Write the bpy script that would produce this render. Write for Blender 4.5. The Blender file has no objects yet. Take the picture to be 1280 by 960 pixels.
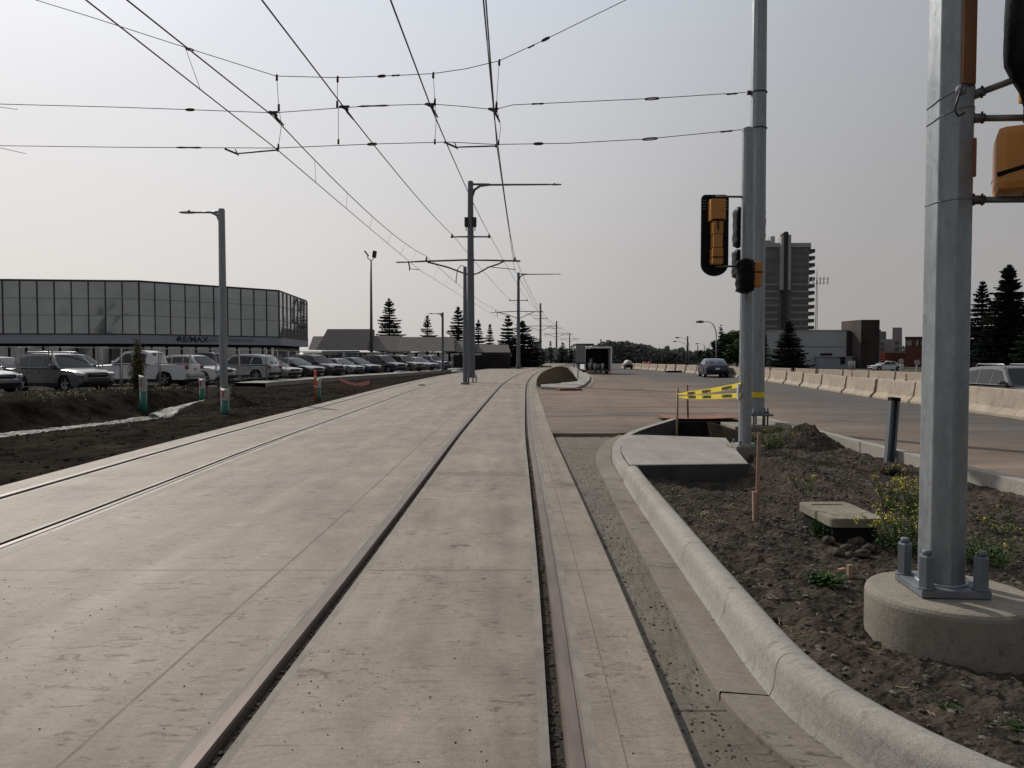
import bpy, bmesh, math, random
import numpy as np
from mathutils import Vector, Matrix, Euler, noise
R = math.radians
random.seed(7); rng = np.random.default_rng(7)
scn = bpy.context.scene
COL = scn.collection

# ------------------------------------------------------------------ camera geometry
F = 960.0; TH = R(2.03); CH = 1.6
def ray(px, py):
    a = (px-640)/F; b = (480-py)/F
    return Vector((a, math.cos(TH)+b*math.sin(TH), -math.sin(TH)+b*math.cos(TH)))
def G(px, py, z=0.0):
    d = ray(px, py); t = (z-CH)/d.z
    return Vector((d.x*t, d.y*t, z))
def P(px, py, Y):
    d = ray(px, py); t = Y/d.y
    return Vector((d.x*t, Y, CH+d.z*t))

# ------------------------------------------------------------------ materials
MATS = {}
def newmat(name):
    m = bpy.data.materials.new(name); m.use_nodes = True
    nt = m.node_tree; b = nt.nodes['Principled BSDF']
    return m, nt, b
def nn(nt, t, **k):
    n = nt.nodes.new(t)
    for a, v in k.items():
        if a in n.inputs.keys(): n.inputs[a].default_value = v
        else: setattr(n, a, v)
    return n
def mat(name, col, rough=.6, metal=0., var=0., vscale=4., stretch=None, bump=0., bscale=60., spec=.5, dirt=None, dirtamt=0., coat=0., trans=0., emis=None, col2=None):
    """base colour with large + fine noise variation, optional dirt, optional bump"""
    if name in MATS: return MATS[name]
    if any(k in name for k in ('soil', 'clod', 'earth', 'foliage', 'needles', 'leav', 'leaf', 'shrub', 'bark', 'debris', 'parking', 'gravel', 'wall', 'brick', 'boards', 'damp', 'bag_', 'black_pl', 'black_trim', 'tyre')): spec = .1
    if any(k in name for k in ('soil', 'clod', 'earth', 'parking', 'needles', 'foliage')): spec = .0
    m, nt, b = newmat(name); L = nt.links.new
    b.inputs['Roughness'].default_value = rough; b.inputs['Metallic'].default_value = metal
    b.inputs['Specular IOR Level'].default_value = spec
    if coat: b.inputs['Coat Weight'].default_value = coat; b.inputs['Coat Roughness'].default_value = .08
    if trans: b.inputs['Transmission Weight'].default_value = trans
    c = (*col, 1)
    if var or dirtamt or bump:
        tc = nn(nt, 'ShaderNodeTexCoord')
        mp = nn(nt, 'ShaderNodeMapping'); L(tc.outputs['Object'], mp.inputs[0])
        if stretch: mp.inputs['Scale'].default_value = stretch
    if var or dirtamt:
        n1 = nn(nt, 'ShaderNodeTexNoise', Scale=vscale, Detail=8., Roughness=.62); L(mp.outputs[0], n1.inputs['Vector'])
        r1 = nn(nt, 'ShaderNodeValToRGB'); L(n1.outputs[0], r1.inputs[0])
        c2 = col2 if col2 else tuple(x*(1-var) for x in col)
        r1.color_ramp.elements[0].position = .33; r1.color_ramp.elements[0].color = (*c2, 1)
        r1.color_ramp.elements[1].position = .66; r1.color_ramp.elements[1].color = (*[x*(1+var*.35) for x in col], 1)
        out = r1.outputs[0]
        if dirtamt:
            n2 = nn(nt, 'ShaderNodeTexNoise', Scale=vscale*.37, Detail=10., Roughness=.7, Distortion=.6); L(mp.outputs[0], n2.inputs['Vector'])
            r2 = nn(nt, 'ShaderNodeValToRGB'); L(n2.outputs[0], r2.inputs[0])
            r2.color_ramp.elements[0].position = .5; r2.color_ramp.elements[0].color = (0, 0, 0, 1)
            r2.color_ramp.elements[1].position = .72; r2.color_ramp.elements[1].color = (dirtamt,)*3+(1,)
            mx = nn(nt, 'ShaderNodeMix', data_type='RGBA'); L(r2.outputs[0], mx.inputs[0]); L(out, mx.inputs[6]); mx.inputs[7].default_value = (*(dirt or (.1, .08, .06)), 1)
            out = mx.outputs[2]
        L(out, b.inputs['Base Color'])
    else: b.inputs['Base Color'].default_value = c
    if bump:
        n3 = nn(nt, 'ShaderNodeTexNoise', Scale=bscale, Detail=6., Roughness=.65); L(mp.outputs[0], n3.inputs['Vector'])
        bp = nn(nt, 'ShaderNodeBump', Strength=bump, Distance=.02); L(n3.outputs[0], bp.inputs['Height']); L(bp.outputs[0], b.inputs['Normal'])
    MATS[name] = m; return m

def concrete(name, col, dirt, joints=None, jaxis=1, speck=.5, dirtamt=.7, streak=1.0, rough=.85, tread=False):
    """cast concrete: cloudy tone, brushed streaks, dirt patches, dark specks, saw-cut joints"""
    m, nt, b = newmat(name); L = nt.links.new
    b.inputs['Roughness'].default_value = rough; b.inputs['Specular IOR Level'].default_value = .22
    tc = nn(nt, 'ShaderNodeTexCoord'); O = tc.outputs['Object']
    def noise_(scale, st=(1, 1, 1), detail=8., rough=.6, dist=0.):
        mp = nn(nt, 'ShaderNodeMapping'); mp.inputs['Scale'].default_value = st; L(O, mp.inputs[0])
        n = nn(nt, 'ShaderNodeTexNoise', Scale=scale, Detail=detail, Roughness=rough, Distortion=dist); L(mp.outputs[0], n.inputs['Vector']); return n.outputs[0]
    def ramp(inp, p0, v0, p1, v1):
        r = nn(nt, 'ShaderNodeMapRange', clamp=True); r.inputs[1].default_value = p0; r.inputs[2].default_value = p1; r.inputs[3].default_value = v0; r.inputs[4].default_value = v1
        L(inp, r.inputs[0]); return r.outputs[0]
    def mul(a, b_):
        x = nn(nt, 'ShaderNodeMath', operation='MULTIPLY'); L(a, x.inputs[0]); L(b_, x.inputs[1]); return x.outputs[0]
    tone = mul(ramp(noise_(.55, detail=6, rough=.65), .35, .90, .65, 1.06), ramp(noise_(1.9, (1, .6, 1), detail=10, rough=.75, dist=.5), .36, .90, .64, 1.07))
    tone = mul(tone, ramp(noise_(3.2, (1, .35, 1), detail=9, rough=.65), .3, 1-.13*streak, .7, 1+.08*streak))
    tone = mul(tone, ramp(noise_(14, (.35, 2.2, 1), detail=6), .3, 1-.06*streak, .7, 1+.05*streak))
    tone = mul(tone, ramp(noise_(150, detail=4, rough=.75), .3, .80, .7, 1.15))
    tone = mul(tone, ramp(noise_(34, detail=7, rough=.75), .36, .86, .64, 1.10))
    tone = mul(tone, ramp(noise_(2.6, (.5, 3.2, 1), detail=9, rough=.7, dist=2.2), .57, 1, .66, .70))
    tone = mul(tone, ramp(noise_(.9, (2.6, .3, 1), detail=7, rough=.7, dist=1.), .62, 1, .72, 1.16))
    tone = mul(tone, ramp(noise_(1., (2.3, .07, 1), detail=5, rough=.6, dist=.3), .35, 1-.10*streak, .65, 1+.05*streak))
    tone = mul(tone, ramp(noise_(60, (.12, 1., 1), detail=3), .3, .95, .7, 1.04))
    # pits and dark specks, only in patches
    vo = nn(nt, 'ShaderNodeTexVoronoi', Scale=34.); L(O, vo.inputs['Vector'])
    sp = ramp(vo.outputs['Distance'], .06, 1, .13, 0)
    sp = mul(sp, ramp(noise_(1.3, detail=3), .5, 0, .62, speck))
    one = nn(nt, 'ShaderNodeMath', operation='SUBTRACT'); one.inputs[0].default_value = 1.; L(sp, one.inputs[1])
    tone = mul(tone, one.outputs[0])
    if joints:
        sx = nn(nt, 'ShaderNodeSeparateXYZ'); L(O, sx.inputs[0])
        a = nn(nt, 'ShaderNodeMath', operation='ADD'); L(sx.outputs[jaxis], a.inputs[0]); a.inputs[1].default_value = -joints[1]+joints[0]*100
        md = nn(nt, 'ShaderNodeMath', operation='PINGPONG'); L(a.outputs[0], md.inputs[0]); md.inputs[1].default_value = joints[0]/2
        tone = mul(tone, ramp(md.outputs[0], joints[2]*.5, .42, joints[2], 1))
    base = nn(nt, 'ShaderNodeMix', data_type='RGBA'); base.inputs[6].default_value = (*col, 1); base.inputs[7].default_value = (*dirt, 1)
    dm = ramp(noise_(.8, (1, .5, 1), detail=12, rough=.72, dist=.8), .5, 0, .78, dirtamt)
    L(dm, base.inputs[0])
    d2 = nn(nt, 'ShaderNodeMix', data_type='RGBA'); L(base.outputs[2], d2.inputs[6]); d2.inputs[7].default_value = (*[x*.45 for x in dirt], 1)
    L(mul(ramp(noise_(5.5, (1, 2.2, 1), detail=10, rough=.75, dist=1.2), .55, 0, .61, .8*dirtamt), ramp(noise_(.7, detail=2), .42, 0, .52, 1)), d2.inputs[0])
    hs = nn(nt, 'ShaderNodeVectorMath', operation='SCALE'); L(d2.outputs[2], hs.inputs[0]); L(tone, hs.inputs['Scale'])
    L(hs.outputs[0], b.inputs['Base Color'])
    bp = nn(nt, 'ShaderNodeBump', Strength=.6, Distance=.006); L(noise_(90, detail=6, rough=.7), bp.inputs['Height']); L(bp.outputs[0], b.inputs['Normal'])
    MATS[name] = m; return m

M_conc = concrete('slab_concrete', (.292, .244, .194), (.165, .126, .093), joints=(4.9, .81, .013), dirtamt=.9, speck=.75, streak=1.5, rough=.62)
M_strip = mat('rail_edge_mortar', (.225, .203, .172), .8, var=.35, vscale=3, bump=.3)
M_strip2 = mat('pale_lit_mortar', (.42, .40, .36), .7, var=.5, vscale=1.3, bump=.3)  # paler mortar with the sunlit look of the strip painted in
M_rail = mat('rail_boot', (.155, .118, .098), .6, metal=.1, var=.3, vscale=5, stretch=(2, .4, 1), bump=.15)
M_railtop = mat('rail_steel', (.15, .115, .095), .5, metal=.3, var=.35, vscale=7, stretch=(2, .3, 1))
M_groove = mat('flangeway_debris', (.085, .07, .058), .95, var=.7, vscale=60, bump=1., bscale=90)
M_seam = mat('seam_sealant', (.15, .118, .09), .8, var=.35, vscale=5)
M_chan = concrete('lean_concrete', (.165, .148, .12), (.11, .085, .062), joints=(2.3, 3.6, .014), speck=.55, dirtamt=.9, streak=1.)
M_kerb = concrete('kerb_concrete', (.34, .325, .29), (.24, .20, .155), speck=.3, dirtamt=.5, streak=.5)
M_gut = concrete('gutter_concrete', (.255, .225, .185), (.15, .105, .07), speck=.4, dirtamt=.9)
M_walk = concrete('sidewalk_concrete', (.33, .31, .28), (.22, .19, .155), speck=.2, dirtamt=.4)
M_base = concrete('foundation_concrete', (.29, .262, .215), (.14, .105, .075), speck=.8, dirtamt=.8, streak=.9)
M_barr = concrete('barrier_concrete', (.39, .33, .26), (.25, .19, .135), speck=.3, dirtamt=.7)
M_lid = concrete('lid_concrete', (.27, .245, .185), (.13, .10, .075), speck=.4, dirtamt=.6)

def asphalt():
    m, nt, b = newmat('dirty_asphalt'); L = nt.links.new
    b.inputs['Roughness'].default_value = .9; b.inputs['Specular IOR Level'].default_value = .12
    tc = nn(nt, 'ShaderNodeTexCoord'); O = tc.outputs['Object']
    def noise_(scale, st=(1, 1, 1), detail=8., rough=.6, dist=0., rot=0):
        mp = nn(nt, 'ShaderNodeMapping'); mp.inputs['Scale'].default_value = st; mp.inputs['Rotation'].default_value = (0, 0, rot); L(O, mp.inputs[0])
        n = nn(nt, 'ShaderNodeTexNoise', Scale=scale, Detail=detail, Roughness=rough, Distortion=dist); L(mp.outputs[0], n.inputs['Vector']); return n.outputs[0]
    def ramp(inp, p0, v0, p1, v1):
        r = nn(nt, 'ShaderNodeMapRange', clamp=True); r.inputs[1].default_value = p0; r.inputs[2].default_value = p1; r.inputs[3].default_value = v0; r.inputs[4].default_value = v1
        L(inp, r.inputs[0]); return r.outputs[0]
    def mul(a, b_):
        x = nn(nt, 'ShaderNodeMath', operation='MULTIPLY'); L(a, x.inputs[0]); L(b_, x.inputs[1]); return x.outputs[0]
    sx = nn(nt, 'ShaderNodeSeparateXYZ'); L(O, sx.inputs[0])
    # dirt is tracked over the western side and fades toward the barriers
    addn = nn(nt, 'ShaderNodeMath', operation='MULTIPLY_ADD'); L(noise_(.16, detail=4), addn.inputs[0]); addn.inputs[1].default_value = 9.; L(sx.outputs[0], addn.inputs[2])
    west = ramp(addn.outputs[0], 11.5, 1, 16.5, .12)
    st = ramp(noise_(.8, (.3, 1, 1), detail=12, rough=.72, dist=1.6, rot=.35), .33, .1, .55, 1)
    d = mul(west, st)
    c = nn(nt, 'ShaderNodeMix', data_type='RGBA'); L(d, c.inputs[0]); c.inputs[6].default_value = (.105, .10, .097, 1); c.inputs[7].default_value = (.235, .178, .135, 1)
    t = mul(ramp(noise_(.5, (.3, 1, 1), detail=9, rough=.7), .3, .68, .7, 1.2), ramp(noise_(60, detail=4, rough=.7), .3, .8, .7, 1.15))
    t = mul(t, ramp(noise_(.9, (.35, 1.3, 1), detail=9, dist=1.8, rot=.5, rough=.7), .56, 1, .66, .62))
    hs = nn(nt, 'ShaderNodeVectorMath', operation='SCALE'); L(c.outputs[2], hs.inputs[0]); L(t, hs.inputs['Scale']); L(hs.outputs[0], b.inputs['Base Color'])
    bp = nn(nt, 'ShaderNodeBump', Strength=.5, Distance=.01); L(noise_(70, detail=5), bp.inputs['Height']); L(bp.outputs[0], b.inputs['Normal'])
    return m
M_asph = asphalt()
M_soil = mat('dark_soil', (.080, .068, .057), .95, var=.6, vscale=5, dirt=(.118, .09, .067), dirtamt=.8, bump=1., bscale=35)
M_soilL = mat('black_topsoil', (.030, .0255, .0215), .95, var=.65, vscale=1.6, dirt=(.062, .051, .039), dirtamt=.8, bump=1., bscale=22)
M_clod = mat('soil_clod', (.085, .072, .060), .95, var=.5, vscale=20)
M_clodL = mat('black_earth_clod', (.042, .034, .027), .95, var=.5, vscale=3)
M_peb = mat('pebble_debris', (.06, .048, .038), .9, var=.6, vscale=9)
M_stone = mat('gravel_stone', (.16, .147, .13), .9, var=.5, vscale=9)
M_lot = mat('parking_asphalt', (.06, .058, .056), .9, var=.3, vscale=1.5, bump=.4)
M_ground = mat('ground_earth', (.10, .095, .07), .95, var=.4, vscale=.08)

def galv(name, col, rough=.5, metal=.55):
    m, nt, b = newmat(name); L = nt.links.new
    tc = nn(nt, 'ShaderNodeTexCoord')
    v = nn(nt, 'ShaderNodeTexVoronoi', Scale=38.); mp = nn(nt, 'ShaderNodeMapping'); mp.inputs['Scale'].default_value = (1, 1, .5); L(tc.outputs['Object'], mp.inputs[0])
    wn = nn(nt, 'ShaderNodeTexNoise', Scale=9., Detail=6.); L(mp.outputs[0], wn.inputs[0])
    ad = nn(nt, 'ShaderNodeVectorMath', operation='MULTIPLY_ADD'); L(wn.outputs['Color'], ad.inputs[0]); ad.inputs[1].default_value = (.08, .08, .08); L(mp.outputs[0], ad.inputs[2]); L(ad.outputs[0], v.inputs['Vector'])
    sp = nn(nt, 'ShaderNodeSeparateColor'); L(v.outputs['Color'], sp.inputs[0])
    st = nn(nt, 'ShaderNodeMapping'); st.inputs['Scale'].default_value = (5, 5, .5); L(tc.outputs['Object'], st.inputs[0])
    n2 = nn(nt, 'ShaderNodeTexNoise', Scale=1.6, Detail=8., Roughness=.7, Distortion=.7); L(st.outputs[0], n2.inputs[0])
    a = nn(nt, 'ShaderNodeMapRange'); a.inputs[3].default_value = .93; a.inputs[4].default_value = 1.07; L(sp.outputs[0], a.inputs[0])
    c = nn(nt, 'ShaderNodeMapRange', clamp=True); c.inputs[1].default_value = .35; c.inputs[2].default_value = .66; c.inputs[3].default_value = 1.1; c.inputs[4].default_value = .78; L(n2.outputs[0], c.inputs[0])
    x = nn(nt, 'ShaderNodeMath', operation='MULTIPLY'); L(a.outputs[0], x.inputs[0]); L(c.outputs[0], x.inputs[1])
    h = nn(nt, 'ShaderNodeVectorMath', operation='SCALE'); h.inputs[0].default_value = col; L(x.outputs[0], h.inputs['Scale']); L(h.outputs[0], b.inputs['Base Color'])
    b.inputs['Metallic'].default_value = metal
    rr = nn(nt, 'ShaderNodeMapRange'); rr.inputs[3].default_value = rough-.1; rr.inputs[4].default_value = rough+.12; L(sp.outputs[1], rr.inputs[0]); L(rr.outputs[0], b.inputs['Roughness'])
    bp = nn(nt, 'ShaderNodeBump', Strength=.12, Distance=.004); L(n2.outputs[0], bp.inputs['Height']); L(bp.outputs[0], b.inputs['Normal'])
    MATS[name] = m; return m
M_galv = galv('galvanised_steel', (.30, .325, .345), .47, .6)
M_galvd = galv('galvanised_steel_dull', (.155, .17, .19), .6, .3)
M_steel = mat('dark_bracket_steel', (.16, .15, .14), .45, metal=.6, var=.3, vscale=12)
M_black = mat('black_plastic', (.012, .012, .013), .45, var=.3, vscale=8)
M_bag = mat('black_bag_film', (.006, .006, .007), .42, bump=.8, bscale=7)
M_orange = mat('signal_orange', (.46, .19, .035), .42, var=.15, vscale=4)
M_orange_refl = mat('reflected_orange', (.22, .085, .03), .5, var=.2, vscale=4)  # painted stand-in for signal orange mirrored in the steel
M_wire = mat('wire_dark', (.035, .035, .038), .5)
M_fit = mat('fitting_dark', (.03, .03, .032), .5)
M_white = mat('white_plastic_wrap', (.48, .46, .44), .6, var=.35, vscale=12)
M_green = mat('green_tube', (.015, .14, .105), .4, var=.25, vscale=5)
M_red = mat('red_mark', (.45, .07, .045), .5)
M_yel = mat('tape_yellow', (.80, .62, .03), .45, var=.08, vscale=9)
M_ink = mat('tape_ink', (.012, .012, .012), .5)
M_form = mat('damp_formed_concrete', (.075, .073, .07), .8, var=.35, vscale=4, bump=.3)  # damp tone with the shade of ramp sides and kerb pit side painted in
M_wood = mat('stake_wood', (.36, .24, .17), .8, var=.35, vscale=5, stretch=(8, 8, 1), bump=.3)
M_rust = mat('rusty_steel', (.24, .10, .055), .75, var=.45, vscale=3, bump=.3)
M_leaf = mat('weed_leaf', (.055, .10, .025), .6, var=.5, vscale=6)
M_leafd = mat('weed_leaf_dark', (.03, .06, .02), .6, var=.5, vscale=6)
M_flower = mat('yellow_petals', (.75, .58, .03), .6)
M_dry = mat('dry_straw', (.42, .34, .2), .8)
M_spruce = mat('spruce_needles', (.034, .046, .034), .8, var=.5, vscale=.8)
M_sprucef = mat('spruce_needles_far', (.06, .07, .062), .8, var=.5, vscale=.5)  # distance haze worked into the lighter needle tone
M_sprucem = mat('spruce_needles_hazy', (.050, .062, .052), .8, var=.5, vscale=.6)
M_bark = mat('bark', (.07, .058, .048), .9, var=.3)
M_decid = mat('broad_leaves', (.05, .085, .025), .7, var=.6, vscale=.6)
M_wood_far = mat('distant_foliage', (.125, .135, .12), .9, var=.5, vscale=.12)  # greyed and lightened in colour to stand for distance haze
M_tyre = mat('tyre_rubber', (.015, .015, .016), .8)
M_rim = mat('alloy_rim', (.42, .42, .43), .35, metal=.7)
M_cglass = mat('car_glass', (.012, .014, .016), .08, spec=.45)
M_trim = mat('black_trim', (.02, .02, .021), .55)
M_lampw = mat('headlamp', (.55, .56, .58), .12, spec=.9, coat=1.)
M_lampr = mat('tail_lamp', (.25, .012, .01), .2, coat=1.)
M_plate = mat('number_plate', (.6, .6, .6), .5)
def paint(name, col, metal=.3): return mat('paint_'+name, col, .32, metal=metal, coat=.8, var=.06, vscale=1.2)

# ------------------------------------------------------------------ mesh builder
class MB:
    def __init__(s): s.v = []; s.f = []; s.m = []; s.mats = []; s.sm = []
    def mi(s, m):
        if m not in s.mats: s.mats.append(m)
        return s.mats.index(m)
    def add(s, vs, fs, m, smooth=False):
        o = len(s.v); i = s.mi(m); s.v += [tuple(v) for v in vs]
        for f in fs: s.f.append(tuple(a+o for a in f)); s.m.append(i); s.sm.append(smooth)
        return s
    def box(s, c, size, m, rz=0, bevel=0, rot=None, taper=1.):
        hx, hy, hz = [x/2 for x in size]
        vs = [Vector((x*hx*(taper if z > 0 else 1), y*hy*(taper if z > 0 else 1), z*hz)) for z in (-1, 1) for x, y in ((-1, -1), (1, -1), (1, 1), (-1, 1))]
        fs = [(3, 2, 1, 0), (4, 5, 6, 7), (0, 1, 5, 4), (1, 2, 6, 5), (2, 3, 7, 6), (3, 0, 4, 7)]
        M = (rot.to_4x4() if rot is not None else Matrix.Rotation(rz, 4, 'Z'))
        if bevel:
            bm = bmesh.new(); bv = [bm.verts.new(v) for v in vs]
            for f in fs: bm.faces.new([bv[i] for i in f])
            bmesh.ops.bevel(bm, geom=bm.edges[:], offset=bevel, segments=2, affect='EDGES', profile=.6)
            bm.verts.index_update(); vs = [v.co.copy() for v in bm.verts]; fs = [[v.index for v in f.verts] for f in bm.faces]; bm.free()
        c = Vector(c)
        return s.add([M @ v + c for v in vs], fs, m)
    def tube(s, pts, r, m, n=8, cap=True, smooth=True, twist=0.):
        """tube through pts; r a number or a list"""
        pts = [Vector(p) for p in pts]; k = len(pts); rs = r if hasattr(r, '__len__') else [r]*k
        vs = []; up = None
        for i, p in enumerate(pts):
            d = (pts[min(i+1, k-1)]-pts[max(i-1, 0)]).normalized()
            if up is None: up = Vector((1, 0, 0)) if abs(d.x) < .8 else Vector((0, 1, 0))
            a = (up-d*up.dot(d)).normalized(); b = d.cross(a); up = a
            for j in range(n):
                t = 2*math.pi*j/n+twist; vs.append(p+(a*math.cos(t)+b*math.sin(t))*rs[i])
        fs = [(i*n+j, i*n+(j+1) % n, (i+1)*n+(j+1) % n, (i+1)*n+j) for i in range(k-1) for j in range(n)]
        s.add(vs, fs, m, smooth)
        if cap: 
            s.add(vs[:n], [tuple(range(n))[::-1]], m); s.add(vs[-n:], [tuple(range(n))], m)
        return s
    def lathe(s, c, prof, m, n=32, smooth=True, closed=True):
        c = Vector(c); vs = [c+Vector((r*math.cos(2*math.pi*j/n), r*math.sin(2*math.pi*j/n), z)) for r, z in prof for j in range(n)]
        fs = [(i*n+j, i*n+(j+1) % n, (i+1)*n+(j+1) % n, (i+1)*n+j) for i in range(len(prof)-1) for j in range(n)]
        s.add(vs, fs, m, smooth)
        if closed: s.add(vs[-n:], [tuple(range(n))], m); s.add(vs[:n], [tuple(range(n))[::-1]], m)
        return s
    def sweep(s, path, prof, m, closed_prof=False, caps=False, smooth=False):
        """path: list of (x,y,z); prof: list of (lateral to the right, up)"""
        path = [Vector(p) for p in path]; k = len(path); n = len(prof); vs = []
        for i, p in enumerate(path):
            d = path[min(i+1, k-1)]-path[max(i-1, 0)]; d.z = 0; d.normalize(); r = Vector((d.y, -d.x, 0))
            for a, h in prof: vs.append(p+r*a+Vector((0, 0, h)))
        fs = []; nn_ = n if closed_prof else n-1
        for i in range(k-1):
            for j in range(nn_): fs.append((i*n+j, i*n+(j+1) % n, (i+1)*n+(j+1) % n, (i+1)*n+j))
        if caps: s.add(vs[:n], [tuple(range(n))], m); s.add(vs[-n:], [tuple(range(n))[::-1]], m)
        return s.add(vs, fs, m, smooth)
    def prism(s, poly, z0, z1, m, bevel=0.):
        n = len(poly); vs = [(x, y, z0) for x, y in poly]+[(x, y, z1) for x, y in poly]
        return s.add(vs, [tuple(range(n))[::-1], tuple(range(n, 2*n))]+[(i, (i+1) % n, n+(i+1) % n, n+i) for i in range(n)], m)
    def build(s, name, parent=None, local=False, recalc=True, autosmooth=False):
        me = bpy.data.meshes.new(name)
        off = Vector((0, 0, 0))
        o = bpy.data.objects.new(name, me); COL.objects.link(o)
        if parent is not None:
            o.parent = parent
            if not local:
                q = parent
                while q is not None: off += q.location; q = q.parent
        elif not local and s.v:
            a = np.array(s.v); off = Vector(((a[:, 0].min()+a[:, 0].max())/2, (a[:, 1].min()+a[:, 1].max())/2, a[:, 2].min()))
            if s.__dict__.get('keep'): off = Vector((0, 0, 0))
            o.location = off
        vs = s.v if off.length == 0 else [(x-off.x, y-off.y, z-off.z) for x, y, z in s.v]
        me.from_pydata(vs, [], s.f)
        for m in s.mats: me.materials.append(m)
        me.polygons.foreach_set('material_index', s.m); me.polygons.foreach_set('use_smooth', s.sm)
        if recalc and len(s.f) < 60000:
            bm = bmesh.new(); bm.from_mesh(me); bmesh.ops.remove_doubles(bm, verts=bm.verts, dist=1e-5)
            bmesh.ops.recalc_face_normals(bm, faces=bm.faces); bm.to_mesh(me); bm.free()
        me.update(); return o
def tag(o, label, cat, group=None, kind=None):
    if label: o['label'] = label
    if cat: o['category'] = cat
    if group: o['group'] = group
    if kind: o['kind'] = kind
    return o
def thing(name, label, cat, loc=(0, 0, 0), rz=0, group=None):
    o = bpy.data.objects.new(name, None); COL.objects.link(o); o.location = loc; o.rotation_euler = (0, 0, rz); o.empty_display_size = .2
    return tag(o, label, cat, group)
def struct(name, mb):
    mb.keep = True; return tag(mb.build(name, recalc=False), None, None, kind='structure')
def copy_thing(src, loc, rz, label, group=None):
    r = src.copy(); COL.objects.link(r); r.location = loc; r.rotation_euler = (0, 0, rz); r['label'] = label
    if group: r['group'] = group
    for ch in list(src.children):
        c = ch.copy(); COL.objects.link(c); c.parent = r
        for g in list(ch.children):
            d = g.copy(); COL.objects.link(d); d.parent = c
    return r
def text_mesh(txt, size, m, name, parent, mat4, bold=0., sx=1., extrude=.002, local=True):
    cu = bpy.data.curves.new('t', 'FONT'); cu.body = txt; cu.size = size; cu.align_x = 'CENTER'; cu.align_y = 'CENTER'; cu.offset = bold; cu.extrude = extrude
    t = bpy.data.objects.new('t', cu); COL.objects.link(t); dg = bpy.context.evaluated_depsgraph_get(); dg.update()
    me = bpy.data.meshes.new_from_object(t.evaluated_get(dg)); bpy.data.objects.remove(t); bpy.data.curves.remove(cu)
    me.transform(mat4 @ Matrix.Diagonal((sx, 1, 1, 1))); me.materials.clear(); me.materials.append(m); me.name = name
    o = bpy.data.objects.new(name, me); COL.objects.link(o); o.parent = parent
    return o
def interp(tab, y):
    """monotone cubic through a table"""
    xs = [t[0] for t in tab]; ys = [t[1] for t in tab]
    if y <= xs[0]: return ys[0]+(y-xs[0])*(ys[1]-ys[0])/(xs[1]-xs[0])
    if y >= xs[-1]: return ys[-1]+(y-xs[-1])*(ys[-1]-ys[-2])/(xs[-1]-xs[-2])
    i = max(j for j in range(len(xs)) if xs[j] <= y); i = min(i, len(xs)-2)
    def sl(j):
        if j == 0: return (ys[1]-ys[0])/(xs[1]-xs[0])
        if j == len(xs)-1: return (ys[-1]-ys[-2])/(xs[-1]-xs[-2])
        return (ys[j+1]-ys[j-1])/(xs[j+1]-xs[j-1])
    h = xs[i+1]-xs[i]; t = (y-xs[i])/h; a, b = sl(i), sl(i+1)
    return (2*t**3-3*t*t+1)*ys[i]+(t**3-2*t*t+t)*h*a+(-2*t**3+3*t*t)*ys[i+1]+(t**3-t*t)*h*b
def nz(x, y, s=1., o=4, seed=0.):
    v = 0; a = 1.; t = 0
    for k in range(o): v += a*noise.noise(Vector((x*s+seed, y*s-seed, seed*.7+k*9.1))); t += a; a *= .55; s *= 2.05
    return v/t
def sstep(a, b, x): t = max(0., min(1., (x-a)/(b-a))); return t*t*(3-2*t)

# ------------------------------------------------------------------ track alignment
XR = [(-6, .08), (0, .16), (3, .215), (5.7, .256), (10, .29), (16.3, .34), (28, .54), (39, .75), (48, 1.0), (64, 1.72), (80, 2.75), (102, 4.75), (150, 9.3), (200, 15.), (260, 23.5)]
DD = [(-6, 4.5), (6.5, 4.6), (13.5, 4.83), (22.6, 5.05), (40, 5.5), (68, 6.), (100, 6.05), (300, 6.05)]
def xr(y): return interp(XR, y)
def xl(y): return xr(y)-interp(DD, y)
GA = 1.435
EDGE = .50
def slabR(y): return xr(y)+EDGE
def slabL(y): return xl(y)-GA-EDGE

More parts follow.
